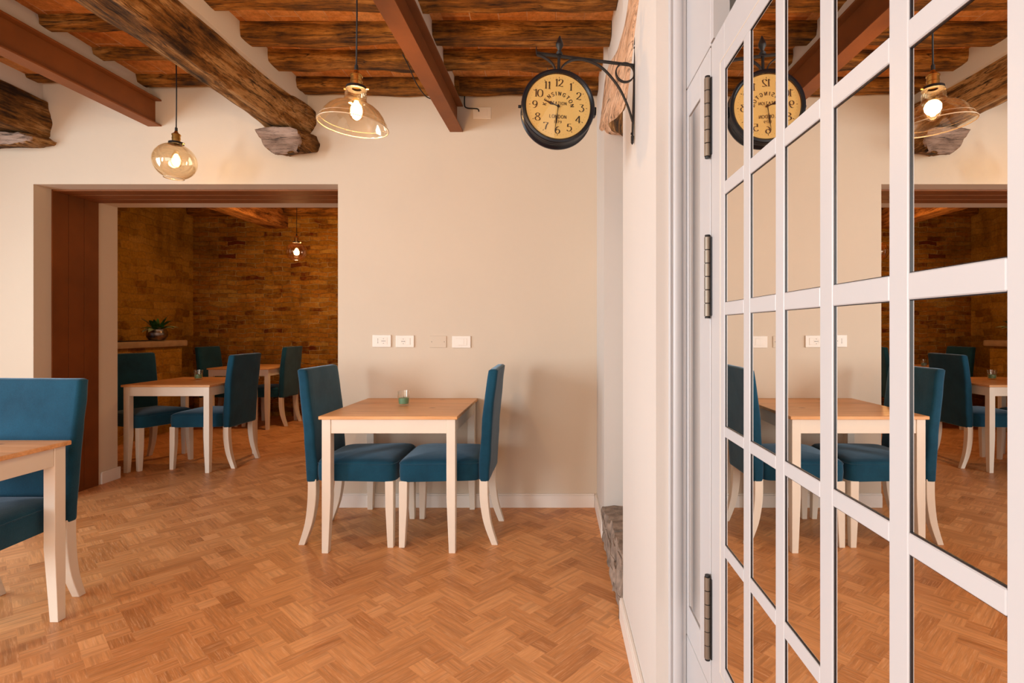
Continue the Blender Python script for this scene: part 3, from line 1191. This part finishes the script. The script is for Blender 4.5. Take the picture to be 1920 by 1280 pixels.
# ------------------------------------------------------------------ pendant lamps
def bulb_parts(t, z, power, s=1.0):
    mb = MB()
    mb.lathe([(0.012, 0.052), (0.014, 0.036), (0.024, 0.018), (0.031, -0.004), (0.031, -0.022), (0.024, -0.042), (0.010, -0.052), (0.0005, -0.053)], (0, 0, z), 28)
    b = mb.build('bulb', M['amber_glass'], t, 180)
    mb = MB()
    for k in range(8):
        a = 2 * PI * k / 8
        r0, r1 = 0.006, 0.0115
        mb.tube([(r0 * math.cos(a), r0 * math.sin(a), z + 0.026), (r1 * math.cos(a + .3), r1 * math.sin(a + .3), z),
                 (r0 * math.cos(a + .6), r0 * math.sin(a + .6), z - 0.034)], 0.0022, 6)
    mb.build('filament', M['filament'], b, 180)
    l = bpy.data.lights.new('bulb_light', 'POINT')
    l.energy = power
    l.color = WARM
    l.shadow_soft_size = 0.03
    o = bpy.data.objects.new('bulb_light', l)
    COL.objects.link(o)
    o.parent = t
    o.location = (0, 0, z)


def fitting(t, z, cord_top, tilt=0.0):
    """brass lampholder whose lower rim stands at height z, and the cord above it"""
    mb = MB()
    mb.tube([(0, 0, z + 0.085), (0.002, 0, z + 0.30), (0, 0, cord_top)], 0.0034, 8)
    mb.build('cord', M['black_rubber'], t, 180)
    mb = MB()
    mb.lathe([(0.0, 0.092), (0.007, 0.092), (0.008, 0.070), (0.0, 0.070)], (0, 0, z), 16)
    mb.build('cord_grip', M['black_rubber'], t, 40)
    mb = MB()
    mb.lathe([(0.0, 0.072), (0.008, 0.071), (0.011, 0.062), (0.020, 0.055), (0.0245, 0.050), (0.0245, 0.046), (0.022, 0.045), (0.022, 0.030),
              (0.0235, 0.029), (0.0235, 0.025), (0.022, 0.024), (0.022, 0.004), (0.0, 0.003)], (0, 0, z), 28)
    mb.build('lampholder', M['brass'], t, 40)
    mb = MB()
    mb.lathe([(0.018, 0.004), (0.040, 0.003), (0.041, -0.008), (0.037, -0.009), (0.018, -0.006)], (0, 0, z), 32)
    mb.build('shade_ring', M['black_metal'], t, 40)
    for s in (-1, 1):
        mb = MB()
        mb.tube([(0.039 * s, 0, z - 0.004), (0.050 * s, 0, z - 0.004)], 0.0045, 10)
        mb.build('thumb_screw', M['brass'], t)


def shell(prof, th=0.0025):
    """closed thin profile from an outer one"""
    inner = [(max(r - th, 0.001), z) for r, z in reversed(prof)]
    return prof + inner


# dome pendant near the middle
t = thing('pendant_lamp', (-0.808, 2.13, 2.168), 0, 'amber glass dome pendant with lit bulb hanging before the joists', 'pendant lamp', 'lit glass pendant lamps')
fitting(t, 0.0, 0.62)
mb = MB()
prof = [(0.034, -0.004), (0.040, -0.016), (0.043, -0.030), (0.043, -0.046), (0.047, -0.056), (0.062, -0.066), (0.082, -0.076), (0.101, -0.091), (0.117, -0.112),
        (0.128, -0.134), (0.133, -0.146), (0.1365, -0.150), (0.138, -0.153), (0.1365, -0.156)]
mb.lathe(shell(prof), seg=64)
sh = mb.build('lamp_shade', M['amber_glass'], t, 180)
sh.rotation_euler = (0, math.radians(4.5), 0)
mb = MB()
mb.tube([(0.1370 * math.cos(2 * PI * k / 64), 0.1370 * math.sin(2 * PI * k / 64), -0.1545) for k in range(64)], 0.0022, 8, closed=True)
mb.tube([(0.1290 * math.cos(2 * PI * k / 64), 0.1290 * math.sin(2 * PI * k / 64), -0.1350) for k in range(64)], 0.0006, 6, closed=True)
mb.build('rim', M['glass_rim'], sh, 180)
bulb_parts(t, -0.080, 25)
DOME = t

# globe pendant in front of the opening
t = thing('pendant_lamp', (-2.29, 3.17, 2.313), 0, 'amber flattened-globe pendant with lit bulb above the wide opening', 'pendant lamp', 'lit glass pendant lamps')
fitting(t, 0.0, 0.50)
mb = MB()
prof = [(0.036, -0.004)]
for i in range(1, 22):
    a = math.radians(17 + (180 - 17 - 27) * i / 21)
    prof.append((0.116 * math.sin(a), -0.112 + 0.108 * math.cos(a)))
prof += [(0.052, -0.214)]
mb.lathe(shell(prof), seg=64)
sh = mb.build('lamp_shade', M['amber_glass'], t, 180)
sh.rotation_euler = (0, math.radians(4), 0)
mb = MB()
mb.tube([(0.0520 * math.cos(2 * PI * k / 48), 0.0520 * math.sin(2 * PI * k / 48), -0.2130) for k in range(48)], 0.0022, 8, closed=True)
mb.build('rim', M['glass_rim'], sh, 180)
bulb_parts(t, -0.095, 2.5)

# pendant of the further room
t = thing('pendant_lamp', (-2.96, 6.00, 2.185), 0, 'small lit glass globe pendant hanging in the far brick room', 'pendant lamp', 'lit glass pendant lamps')
fitting(t, 0.0, 0.665)
mb = MB()
prof = [(0.036, -0.004)]
for i in range(1, 20):
    a = math.radians(20 + (180 - 20 - 34) * i / 19)
    prof.append((0.112 * math.sin(a), -0.112 + 0.110 * math.cos(a)))
mb.lathe(shell(prof), seg=48)
mb.build('lamp_shade', M['globe_glass'], t, 180, label='clear glass shade')
bulb_parts(t, -0.10, 75)
# added unseen copies of the dome pendant, warm fill beside and behind the camera
for x, y, lab in ((-0.80, -1.50, 'added unseen amber dome pendant behind the camera, for warm fill'), (-0.80, 0.10, 'added unseen amber dome pendant just beside the camera, for warm fill')):
    c = copy_tree(DOME)
    c.location = (x, y, 2.168)
    c['label'] = lab


# ------------------------------------------------------------------ lettering drawn as strokes
GL = {
    '0': [[(.38, 1), (.12, .86), (.04, .5), (.12, .14), (.38, 0), (.64, .14), (.72, .5), (.64, .86), (.38, 1)]],
    '1': [[(.10, .84), (.22, .90), (.30, 1.0)], [(.30, 1.0), (.30, .5), (.30, 0)], [(.14, 0.01), (.46, 0.01)]],
    '2': [[(.12, .74), (.14, .90), (.34, 1), (.58, .92), (.62, .72), (.48, .46), (.22, .20), (.06, .04)], [(.06, .05), (.30, .08), (.50, .0), (.68, .10)]],
    '3': [[(.10, .98), (.62, .98)], [(.62, .97), (.34, .60)], [(.34, .60), (.60, .52), (.68, .28), (.52, .04), (.24, .0), (.06, .16)]],
    '4': [[(.54, 1), (.04, .30)], [(.04, .28), (.74, .28)], [(.54, 1), (.54, .5), (.54, 0)]],
    '5': [[(.18, .98), (.62, .98)], [(.18, .98), (.14, .58)], [(.14, .57), (.40, .64), (.64, .50), (.66, .24), (.46, .02), (.20, .0), (.06, .14)]],
    '6': [[(.58, .94), (.34, .88), (.12, .60), (.08, .26), (.24, .02), (.48, .0), (.66, .20), (.60, .46), (.36, .56), (.12, .38)]],
    '7': [[(.06, .84), (.10, .98)], [(.08, .97), (.68, .97)], [(.68, .96), (.44, .55), (.32, .0)]],
    '8': [[(.38, .54), (.16, .66), (.14, .86), (.36, 1), (.60, .90), (.58, .70), (.38, .54), (.12, .40), (.06, .18), (.24, .0), (.54, .0), (.70, .18), (.62, .38), (.38, .54)]],
    '9': [[(.62, .62), (.40, .44), (.14, .54), (.10, .80), (.28, 1), (.52, .98), (.66, .72), (.60, .36), (.38, .08), (.14, .04)]],
    'K': [[(.08, 0), (.08, 1)], [(.60, 1), (.10, .44)], [(.26, .60), (.64, 0)]],
    'E': [[(.10, 0), (.10, 1)], [(.06, .97), (.56, .97)], [(.08, .52), (.46, .52)], [(.06, .03), (.58, .03)]],
    'N': [[(.08, 0), (.08, 1)], [(.08, 1), (.62, 0)], [(.62, 0), (.62, 1)]],
    'S': [[(.56, .84), (.40, .99), (.16, .94), (.08, .74), (.24, .56), (.48, .44), (.58, .24), (.46, .04), (.22, .0), (.06, .14)]],
    'I': [[(.12, 0), (.12, 1)]],
    'G': [[(.66, .82), (.44, 1), (.16, .86), (.06, .5), (.16, .14), (.42, 0), (.66, .14)], [(.66, .10), (.66, .42)], [(.42, .42), (.72, .42)]],
    'T': [[(.04, .97), (.64, .97)], [(.34, 1), (.34, 0)]],
    'O': [[(.38, 1), (.12, .86), (.04, .5), (.12, .14), (.38, 0), (.64, .14), (.72, .5), (.64, .86), (.38, 1)]],
    'A': [[(.36, 1), (.02, 0)], [(.36, 1), (.70, 0)], [(.14, .34), (.58, .34)]],
    'L': [[(.10, 1), (.10, 0)], [(.06, .03), (.54, .03)]],
    'D': [[(.10, 0), (.10, 1)], [(.06, .98), (.36, .98), (.62, .78), (.68, .5), (.62, .22), (.36, .02), (.06, .02)]],
}
GW = {'1': .46, 'I': .26, 'E': .62, 'L': .58, 'S': .62, 'T': .68}


def stroke_text(mb, txt, place, size, thick, thin, gap=0.18):
    """place(x, y) maps text coordinates (metres, centred) to local points in the dial plane"""
    widths = [GW.get(c, .74) for c in txt]
    total = sum(widths) + gap * (len(txt) - 1)
    x = -total / 2
    for c, w in zip(txt, widths):
        for st in GL[c]:
            pts = catmull(st, 6) if len(st) > 2 else [tuple(Vector(st[0]).lerp(Vector(st[1]), k / 3)) for k in range(4)]
            P = [Vector(((x + p[0]) * size, (p[1] - 0.5) * size)) for p in pts]
            L, R_ = [], []
            for i, p in enumerate(P):
                d = (P[min(i + 1, len(P) - 1)] - P[max(i - 1, 0)]).normalized()
                hw = (thin + (thick - thin) * abs(d.y) ** 1.5) / 2
                n = Vector((-d.y, d.x)) * hw
                L.append(p + n)
                R_.append(p - n)
            top = [[mb.bm.verts.new(place(q.x, q.y, lift)) for q in side] for side, lift in ((L, 0.0006), (R_, 0.0006))]
            for i in range(len(P) - 1):
                mb.bm.faces.new((top[0][i], top[0][i + 1], top[1][i + 1], top[1][i]))
        x += w + gap


# ------------------------------------------------------------------ station clock on its bracket
t = thing('station_clock', (RX, 1.83, 2.03), math.radians(6), 'round black double-sided station clock with yellow dial on iron bracket', 'clock')
t.rotation_euler = (0, math.radians(2.0), math.radians(6))
CX, CZc = -0.268, -0.099          # clock centre from the wall plate
RO = 0.1245
# turn of the lathe so that its axis lies along local y (front is -y)
ROTX = Matrix.Rotation(PI / 2, 3, 'X')


def c3(x, z, y=0.0):
    return Vector((CX + x, y, CZc + z))


mb = MB()
prof = [(0.001, 0.030), (0.109, 0.030), (0.110, 0.036), (0.116, 0.042), (0.1225, 0.040), (RO, 0.034), (RO, 0.028), (0.119, 0.022), (0.117, 0.009), (0.119, 0.004),
        (0.119, -0.004), (0.117, -0.009), (0.119, -0.022), (RO, -0.028), (RO, -0.034), (0.1225, -0.040), (0.116, -0.042), (0.110, -0.036), (0.109, -0.030), (0.001, -0.030)]
mb.lathe(prof, (CX, 0, CZc), 72, mat=ROTX)
mb.build('case', M['black_gloss'], t, 35)
mb = MB()
mb.lathe([(0.0005, 0.0320), (0.1085, 0.0320), (0.1085, 0.0305), (0.0005, 0.0305)], (CX, 0, CZc), 64, mat=ROTX)
dial = mb.build('dial', M['dial'], t, 30)
yd = -0.0322


def flatp(x, z, lift):
    return Vector((CX + x, yd - lift, CZc + z))


RN = 0.0790
for h in range(1, 13):
    a = math.radians(90 - 30 * h)
    cx, cz = RN * math.cos(a), RN * math.sin(a)
    mb = MB()
    stroke_text(mb, str(h), lambda x, z, l, cx=cx, cz=cz: flatp(cx + x, cz + z, l), 0.0245, 0.0044, 0.0013, 0.02)
    mb.build('numeral', M['ink'], dial)
mb = MB()
for k in range(60):
    a = 2 * PI * k / 60
    r0, r1, w = (0.0935, 0.0985, 0.0009) if k % 5 == 0 else (0.0953, 0.0968, 0.0005)
    u, n = Vector((math.cos(a), math.sin(a))), Vector((-math.sin(a), math.cos(a)))
    q = [u * r0 + n * w, u * r1 + n * w, u * r1 - n * w, u * r0 - n * w]
    mb.bm.faces.new([mb.bm.verts.new(flatp(p.x, p.y, 0.0005)) for p in q])
mb.build('minute_track', M['ink'], dial)
mb = MB()
RT = 0.0475


def arcp(x, z, l):
    a = PI / 2 - x / RT
    r = RT + z
    return flatp(r * math.cos(a), r * math.sin(a) - 0.0045, l)


stroke_text(mb, 'KENSINGTON', arcp, 0.0125, 0.0026, 0.0019, 0.50)
mb.build('lettering', M['ink'], dial)
for txt, z, sz, th in (('STATION', 0.0105, 0.0100, 0.0017), ('LONDON', -0.0345, 0.0110, 0.0019), ('1879', -0.0525, 0.0080, 0.0014)):
    mb = MB()
    stroke_text(mb, txt, lambda x, zz, l, z=z: flatp(x, z + zz, l), sz, th, th * 0.7, 0.20)
    mb.build('lettering', M['ink'], dial)


def hand(name, ang, L, w, tail, lift):
    a = math.radians(ang)
    u, n = Vector((math.cos(a), math.sin(a))), Vector((-math.sin(a), math.cos(a)))
    pts = [(-tail, w * 0.35), (0.0, w * 0.45), (L * 0.28, w * 0.30), (L * 0.50, w), (L * 0.72, w * 0.35), (L, 0.0004)]
    mb = MB()
    up = [u * s + n * q for s, q in pts]
    dn = [u * s - n * q for s, q in reversed(pts)]
    poly = up + dn
    mb.prism([(CX + p.x, CZc + p.y) for p in poly], 1, yd - lift, yd - lift - 0.0010)
    mb.build(name, M['black_gloss'], dial)


hand('hour_hand', 180 - 19, 0.053, 0.0050, 0.006, 0.0016)
hand('minute_hand', 270 - 6.5, 0.083, 0.0030, 0.006, 0.0032)
mb = MB()
mb.lathe([(0.0005, 0.0385), (0.004, 0.0382), (0.0045, 0.0350), (0.0005, 0.0345)], (CX, 0, CZc), 20, mat=ROTX)
mb.build('hub', M['black_gloss'], dial, 40)
mb = MB()
mb.lathe([(0.0005, 0.0400), (0.1095, 0.0392), (0.1095, 0.0385), (0.0005, 0.0393)], (CX, 0, CZc), 64, mat=ROTX)
mb.build('cover_glass', M['clear_glass'], t, 60)
for s in (-1, 1):
    mb = MB()
    mb.box(CX + s * 0.1185 - 0.004, CX + s * 0.1185 + 0.010 * s + 0.004, -0.020, 0.012, CZc - 0.014, CZc + 0.014, 0.002, 1)
    mb.tube([(CX + s * 0.120, -0.006, CZc), (CX + s * 0.134, -0.006, CZc)], 0.005, 10)
    mb.build('side_catch', M['black_gloss'], t)
# bracket
mb = MB()
mb.box(-0.0045, 0.0, -0.009, 0.009, -0.186, 0.168, 0.001, 1)
mb.tube([(-0.002, 0, 0.150), (-0.002, 0, 0.176), (-0.002, 0, 0.182)], [0.006, 0.005, 0.001], 8)
mb.tube([(-0.002, 0, -0.168), (-0.002, 0, -0.192), (-0.002, 0, -0.198)], [0.006, 0.005, 0.001], 8)
for z in (0.140, -0.160):
    mb.tube([(-0.004, 0, z), (-0.008, 0, z)], 0.004, 8)
mb.build('wall_plate', M['black_metal'], t)
mb = MB()
ARM = 0.088
mb.tube([(-0.004, 0, ARM - 0.010), (-0.346, 0, ARM + 0.002)], 0, flat=((0, 1, 0), 0.007, 0.0024))
mb.tube([(-0.346, 0, ARM), (-0.3475, 0, ARM + 0.022)], 0, flat=((0, 1, 0), 0.006, 0.0012))
mb.build('arm', M['black_metal'], t)
mb = MB()
pts = catmull([(-0.004, -0.116), (-0.024, -0.062), (-0.060, 0.002), (-0.118, 0.060), (-0.180, 0.082), (-0.226, 0.076), (-0.256, 0.052), (-0.264, 0.026)], 6)
mb.tube([(p[0], 0, p[1]) for p in pts], 0, flat=((0, 1, 0), 0.0065, 0.0020))
mb.build('brace', M['black_metal'], t)
mb = MB()
pts = catmull([(-0.344, ARM - 0.003), (-0.318, 0.078), (-0.288, 0.056), (-0.277, 0.026)], 6)
mb.tube([(p[0], 0, p[1]) for p in pts], 0, flat=((0, 1, 0), 0.0065, 0.0020))
mb.build('scroll', M['black_metal'], t)
mb = MB()
mb.tube([(-0.036 + 0.0325 * math.cos(2 * PI * k / 36), 0, 0.050 + 0.0325 * math.sin(2 * PI * k / 36)) for k in range(36)], 0, closed=True, flat=((0, 1, 0), 0.0065, 0.0018))
mb.build('ring', M['black_metal'], t)
mb = MB()
mb.tube([(CX, 0, 0.012), (CX, 0, ARM + 0.02)], 0.0052, 12)
mb.lathe([(0.0005, -0.012), (0.011, -0.010), (0.012, -0.004), (0.006, 0.0)], (CX, 0, ARM + 0.012), 20)
mb.build('stem', M['black_metal'], t, 40)
mb = MB()
mb.lathe([(0.003, 0.002), (0.009, 0.006), (0.010, 0.012), (0.005, 0.016), (0.007, 0.022), (0.0135, 0.034), (0.0130, 0.042), (0.008, 0.054), (0.003, 0.066), (0.0004, 0.070)], (CX, 0, ARM), 20)
mb.build('finial', M['black_metal'], t, 60)
for s in (-1, 1):
    mb = MB()
    mb.tube([(CX + s * 0.026, 0, CZc + 0.118), (CX + s * 0.040, 0, CZc + 0.142)], [0.002, 0.0008], 6)
    mb.build('spike', M['black_metal'], t)


# ------------------------------------------------------------------ sockets and the little junction plate
def plate(u0, u1, v0, v1, name, label, cat, kind, group=None):
    a, b = at(u0, v1, WY), at(u1, v0, WY)
    cx, cz = (a.x + b.x) / 2, (a.z + b.z) / 2
    w, h = b.x - a.x, b.z - a.z
    t = thing(name, (cx, WY, cz), 0, label, cat, group)
    mb = MB()
    d = 0.009 if kind != 'blank' else 0.005
    mb.box(-w / 2, w / 2, -d, 0, -h / 2, h / 2, 0.003, 2)
    mb.build('cover_plate', M['white_plastic'] if kind != 'blank' else M['plaster'], t)
    if kind != 'blank':
        iw, ih = w * 0.60, h * 0.58
        mb = MB()
        mb.box(-iw / 2, iw / 2, -d - 0.0015, -d + 0.001, -ih / 2, ih / 2, 0.0008, 1)
        mb.build('insert', M['white_plastic'], t)

    def hole(x, z, r, y=-d - 0.0017):
        mb = MB()
        mb.lathe([(0.0002, 0.0), (r, 0.0), (r, 0.0006), (0.0002, 0.0006)], (x, y, z), 12, mat=ROTX)
        mb.build('socket_hole', M['dot'], t)

    def ringm(x, z, r):
        mb = MB()
        mb.tube([(x + r * math.cos(2 * PI * k / 28), -d - 0.0016, z + r * math.sin(2 * PI * k / 28)) for k in range(28)], 0.0008, 6, closed=True)
        mb.build('socket_rim', M['white_wood'], t)
    if kind == 'double':
        for dz in (-0.012, 0, 0.012):
            hole(-0.025, dz, 0.0026)
        ringm(0.012, 0, 0.0185)
        for dx in (-0.0095, 0, 0.0095):
            hole(0.012 + dx, 0, 0.0027)
        for dz in (-0.015, 0.015):
            hole(0.012, dz, 0.0022)
    elif kind == 'single':
        ringm(-0.010, 0, 0.0185)
        for dx in (-0.0095, 0, 0.0095):
            hole(-0.010 + dx, 0, 0.0027)
        for dz in (-0.015, 0.015):
            hole(-0.010, dz, 0.0022)
        mb = MB()
        mb.box(0.013, 0.0345, -d - 0.0022, -d, -0.021, 0.021, 0.0006, 1)
        mb.build('blank_insert', M['white_plastic'], t)
    elif kind == 'phone':
        hole(0, -0.002, 0.0042)
        mb = MB()
        mb.box(-0.018, 0.018, -d - 0.0025, -d, -0.021, 0.021, 0.0008, 1)
        mb.build('phone_insert', M['white_plastic'], t)
    elif kind == 'blank':
        for dx in (-0.042, 0.042):
            mb = MB()
            mb.lathe([(0.0002, 0.0), (0.003, 0.0), (0.003, 0.0006), (0.0002, 0.0006)], (dx, -d - 0.0002, 0.0), 12, mat=ROTX)
            mb.build('screw', M['hinge_steel'], t)
    return t


plate(699, 734, 627.5, 650.5, 'wall_socket', 'white power socket with two outlets, leftmost on the cream wall', 'socket', 'double')
plate(742.5, 777, 628.5, 651, 'wall_socket', 'white single power socket, second from left on the cream wall', 'socket', 'single')
plate(805.5, 837.5, 629.5, 651.5, 'blank_plate', 'cream blank cover plate with two screws between the wall sockets', 'cover plate', 'blank')
plate(848, 883, 629.5, 652, 'phone_socket', 'white outlet with one small hole, rightmost on the cream wall', 'socket', 'phone')
t = plate(887, 921, 201.5, 223.5, 'junction_box', 'white junction box on the wall beside the right steel beam end', 'junction box', 'other')
mb = MB()
P = [at(871, 180, 3.500), at(871, 196, 3.503), at(873, 201, 3.503), at(880, 203, 3.503), at(895, 204, 3.498), at(898, 209, 3.496)]
mb.tube(catmull([tuple(p) for p in P], 5), 0.0042, 8)
tag(mb.build('cable', M['black_rubber'], None, 180), 'black cable running from the joists into the white junction box', 'cable')
mb = MB()
P = [at(755, 98, 2.95), at(766, 123, 3.02), at(780, 155, 3.20), at(798, 180, 3.36), at(812, 186, 3.45)]
P = [Vector((p.x, p.y, min(p.z, 2.733))) for p in P]
mb.tube(catmull([tuple(p) for p in P], 5), 0.0036, 8)
tag(mb.build('cable', M['black_rubber'], None, 180), 'thin black cable under the joists beside the right steel beam', 'cable')

# ------------------------------------------------------------------ white joinery of the glazed front
DX = 0.357        # face of the leaves
# moulded jamb
mb = MB()
pr = [(0.309, 1.520), (0.309, 1.432), (0.311, 1.430), (0.315, 1.430), (0.316, 1.433), (0.319, 1.433)]
for k in range(13):
    a = PI * k / 12
    pr.append((0.333 - 0.013 * math.cos(a), 1.432 - 0.007 * math.sin(a)))
pr += [(0.348, 1.433), (0.3555, 1.433), (0.3555, 1.520)]
mb.prism(pr, 2, 0.0, 2.84)
struct(mb, 'trim_6', M['white_paint'], 'moulded white jamb between the right wall and the narrow pane', 'door frame', 35)
# fixed boards above and below the narrow pane
mb = MB()
mb.box(DX, DX + 0.036, 1.214, 1.465, 1.845, 2.45, 0.0015, 1)
mb.box(DX, DX + 0.036, 1.214, 1.465, 0.0, 0.356, 0.0015, 1)
# curved head of the frame, growing thicker upwards
pr = [(DX + 0.0005, 1.85), (DX + 0.038, 1.85), (DX + 0.037, 1.95), (DX + 0.030, 2.10), (DX + 0.016, 2.30), (DX + 0.006, 2.45), (DX + 0.0005, 2.45)]
mb.prism(pr, 1, 1.19, 1.2135)
struct(mb, 'trim_7', M['white_paint'], 'white fixed boards above and below the narrow pane', 'frame board')
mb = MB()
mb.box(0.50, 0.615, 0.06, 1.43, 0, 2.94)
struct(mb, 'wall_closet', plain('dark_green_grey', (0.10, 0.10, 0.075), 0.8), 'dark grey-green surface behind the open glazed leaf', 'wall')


def hinge(parent, z0, z1):
    mb = MB()
    n = 6
    x, y = DX - 0.0075, 1.2095
    step = (z1 - z0 - 0.008) / n
    for k in range(n):
        a = z0 + 0.004 + k * step
        mb.lathe([(0.0002, a + 0.0008), (0.0071, a + 0.0008), (0.0075, a + 0.0012), (0.0075, a + step - 0.0014), (0.0071, a + step - 0.0010), (0.0002, a + step - 0.0010)], (x, y, 0), 20)
    h = mb.build('hinge', M['hinge_steel'], parent, 40)
    mb = MB()
    mb.lathe([(0.0002, z0), (0.0060, z0), (0.0064, z0 + 0.003), (0.0056, z0 + 0.004), (0.0056, z1 - 0.004), (0.0064, z1 - 0.003), (0.0060, z1), (0.0002, z1)], (x, y, 0), 20)
    mb.build('pin', M['black_metal'], h, 40)
    mb = MB()
    mb.box(DX - 0.0030, DX - 0.0002, 1.1975, 1.2085, z0 + 0.006, z1 - 0.006, 0.0008, 1)
    for k in range(3):
        zz = z0 + 0.045 + k * (z1 - z0 - 0.09) / 2
        mb.tube([(DX - 0.004, 1.2005, zz), (DX - 0.002, 1.2005, zz)], 0.002, 8)
    mb.build('plate', M['black_metal'], h)


# big folded-back leaf of five by five panes
t = thing('door_1', (0, 0, 0), 0, 'white glazed leaf with a grid of reflecting panes, on black hinges', 'glazed door', kind='structure')
ZR = [(1.503, 1.741), (1.247, 1.475), (0.984, 1.220), (0.733, 0.962), (0.472, 0.708)]
UC = [(1358, 1394), (1405.5, 1454), (1469.5, 1537), (1560.5, 1666.5), (1702, 1886.5)]
YC = [(F * DX / (b - U0), F * DX / (a - U0)) for a, b in UC]
y_hi, y_lo = 1.205, YC[-1][0] - 0.100
z_lo, z_hi = 0.365, 1.842
TH = 0.038
mb = MB()
mb.box(DX, DX + TH, YC[0][1], y_hi, z_lo, z_hi, 0.0012, 1)
mb.build('hinge_stile', M['white_paint'], t)
mb = MB()
mb.box(DX, DX + TH, y_lo, YC[-1][0], z_lo, z_hi, 0.0012, 1)
mb.build('outer_stile', M['white_paint'], t)
for z0, z1 in ((z_lo, ZR[-1][0]), (ZR[0][1], z_hi)):
    mb = MB()
    mb.box(DX, DX + TH, YC[-1][0] + 0.0002, YC[0][1] - 0.0002, z0, z1, 0.0012, 1)
    mb.build('rail', M['white_paint'], t)
for (a, b), (c, d) in zip(YC[:-1], YC[1:]):
    mb = MB()
    mb.box(DX, DX + TH - 0.004, d, a, ZR[-1][0] + 0.0002, ZR[0][1] - 0.0002, 0.0012, 1)
    mb.build('glazing_bar', M['white_paint'], t)
for (a, b), (c, d) in zip(ZR[:-1], ZR[1:]):
    for ya, yb in YC:
        mb = MB()
        mb.box(DX, DX + TH - 0.004, ya + 0.0002, yb - 0.0002, d, a, 0.0012, 1)
        mb.build('glazing_bar', M['white_paint'], t)
# thin raised bead that frames the whole field of panes
mb = MB()
o1 = 0.026
ya, yb, za, zb = YC[-1][0] - o1, YC[0][1] + o1, ZR[-1][0] - o1, ZR[0][1] + o1
for bx in ((ya, yb, zb, zb + 0.0012), (ya, yb, za - 0.0012, za), (ya - 0.0012, ya, za, zb), (yb, yb + 0.0012, za, zb)):
    mb.box(DX - 0.0009, DX + 0.001, bx[0], bx[1], bx[2], bx[3])
mb.build('bead', M['white_wood'], t)
for z0, z1 in ZR:
    for ya, yb in YC:
        mb = MB()
        mb.box(DX + 0.0036, DX + 0.0076, ya - 0.004, yb + 0.004, z0 - 0.004, z1 + 0.004)
        p = mb.build('pane', M['mirror'], t)
        mb = MB()
        w = 0.0010
        x0, x1 = DX + 0.0022, DX + 0.0035
        for bx in ((ya, yb, z1 - w, z1), (ya, yb, z0, z0 + w), (ya, ya + w, z0, z1), (yb - w, yb, z0, z1)):
            mb.box(x0, x1, *bx)
        mb.build('seal', M['tray'], p)
hinge(t, 1.583, 1.772)
hinge(t, 1.215, 1.407)
hinge(t, 0.429, 0.625)

# narrow leaf with one tall pane
t = thing('door_2', (0, 0, 0), 0, 'narrow white leaf with one tall pane, between jamb and black hinges', 'narrow door', kind='structure')
ya, yb, za, zb = 1.300, 1.415, 0.445, 1.762
for bx, nm in (((1.214, ya, 0.360, 1.841), 'stile'), ((yb, 1.463, 0.360, 1.841), 'stile'), ((ya + 0.0002, yb - 0.0002, 0.360, za), 'rail'), ((ya + 0.0002, yb - 0.0002, zb, 1.841), 'rail')):
    mb = MB()
    mb.box(DX, DX + TH, *bx, 0.0012, 1)
    mb.build(nm, M['white_paint'], t)
mb = MB()
mb.box(DX + 0.0036, DX + 0.0076, ya - 0.004, yb + 0.004, za - 0.004, zb + 0.004)
p = mb.build('pane', M['mirror'], t)
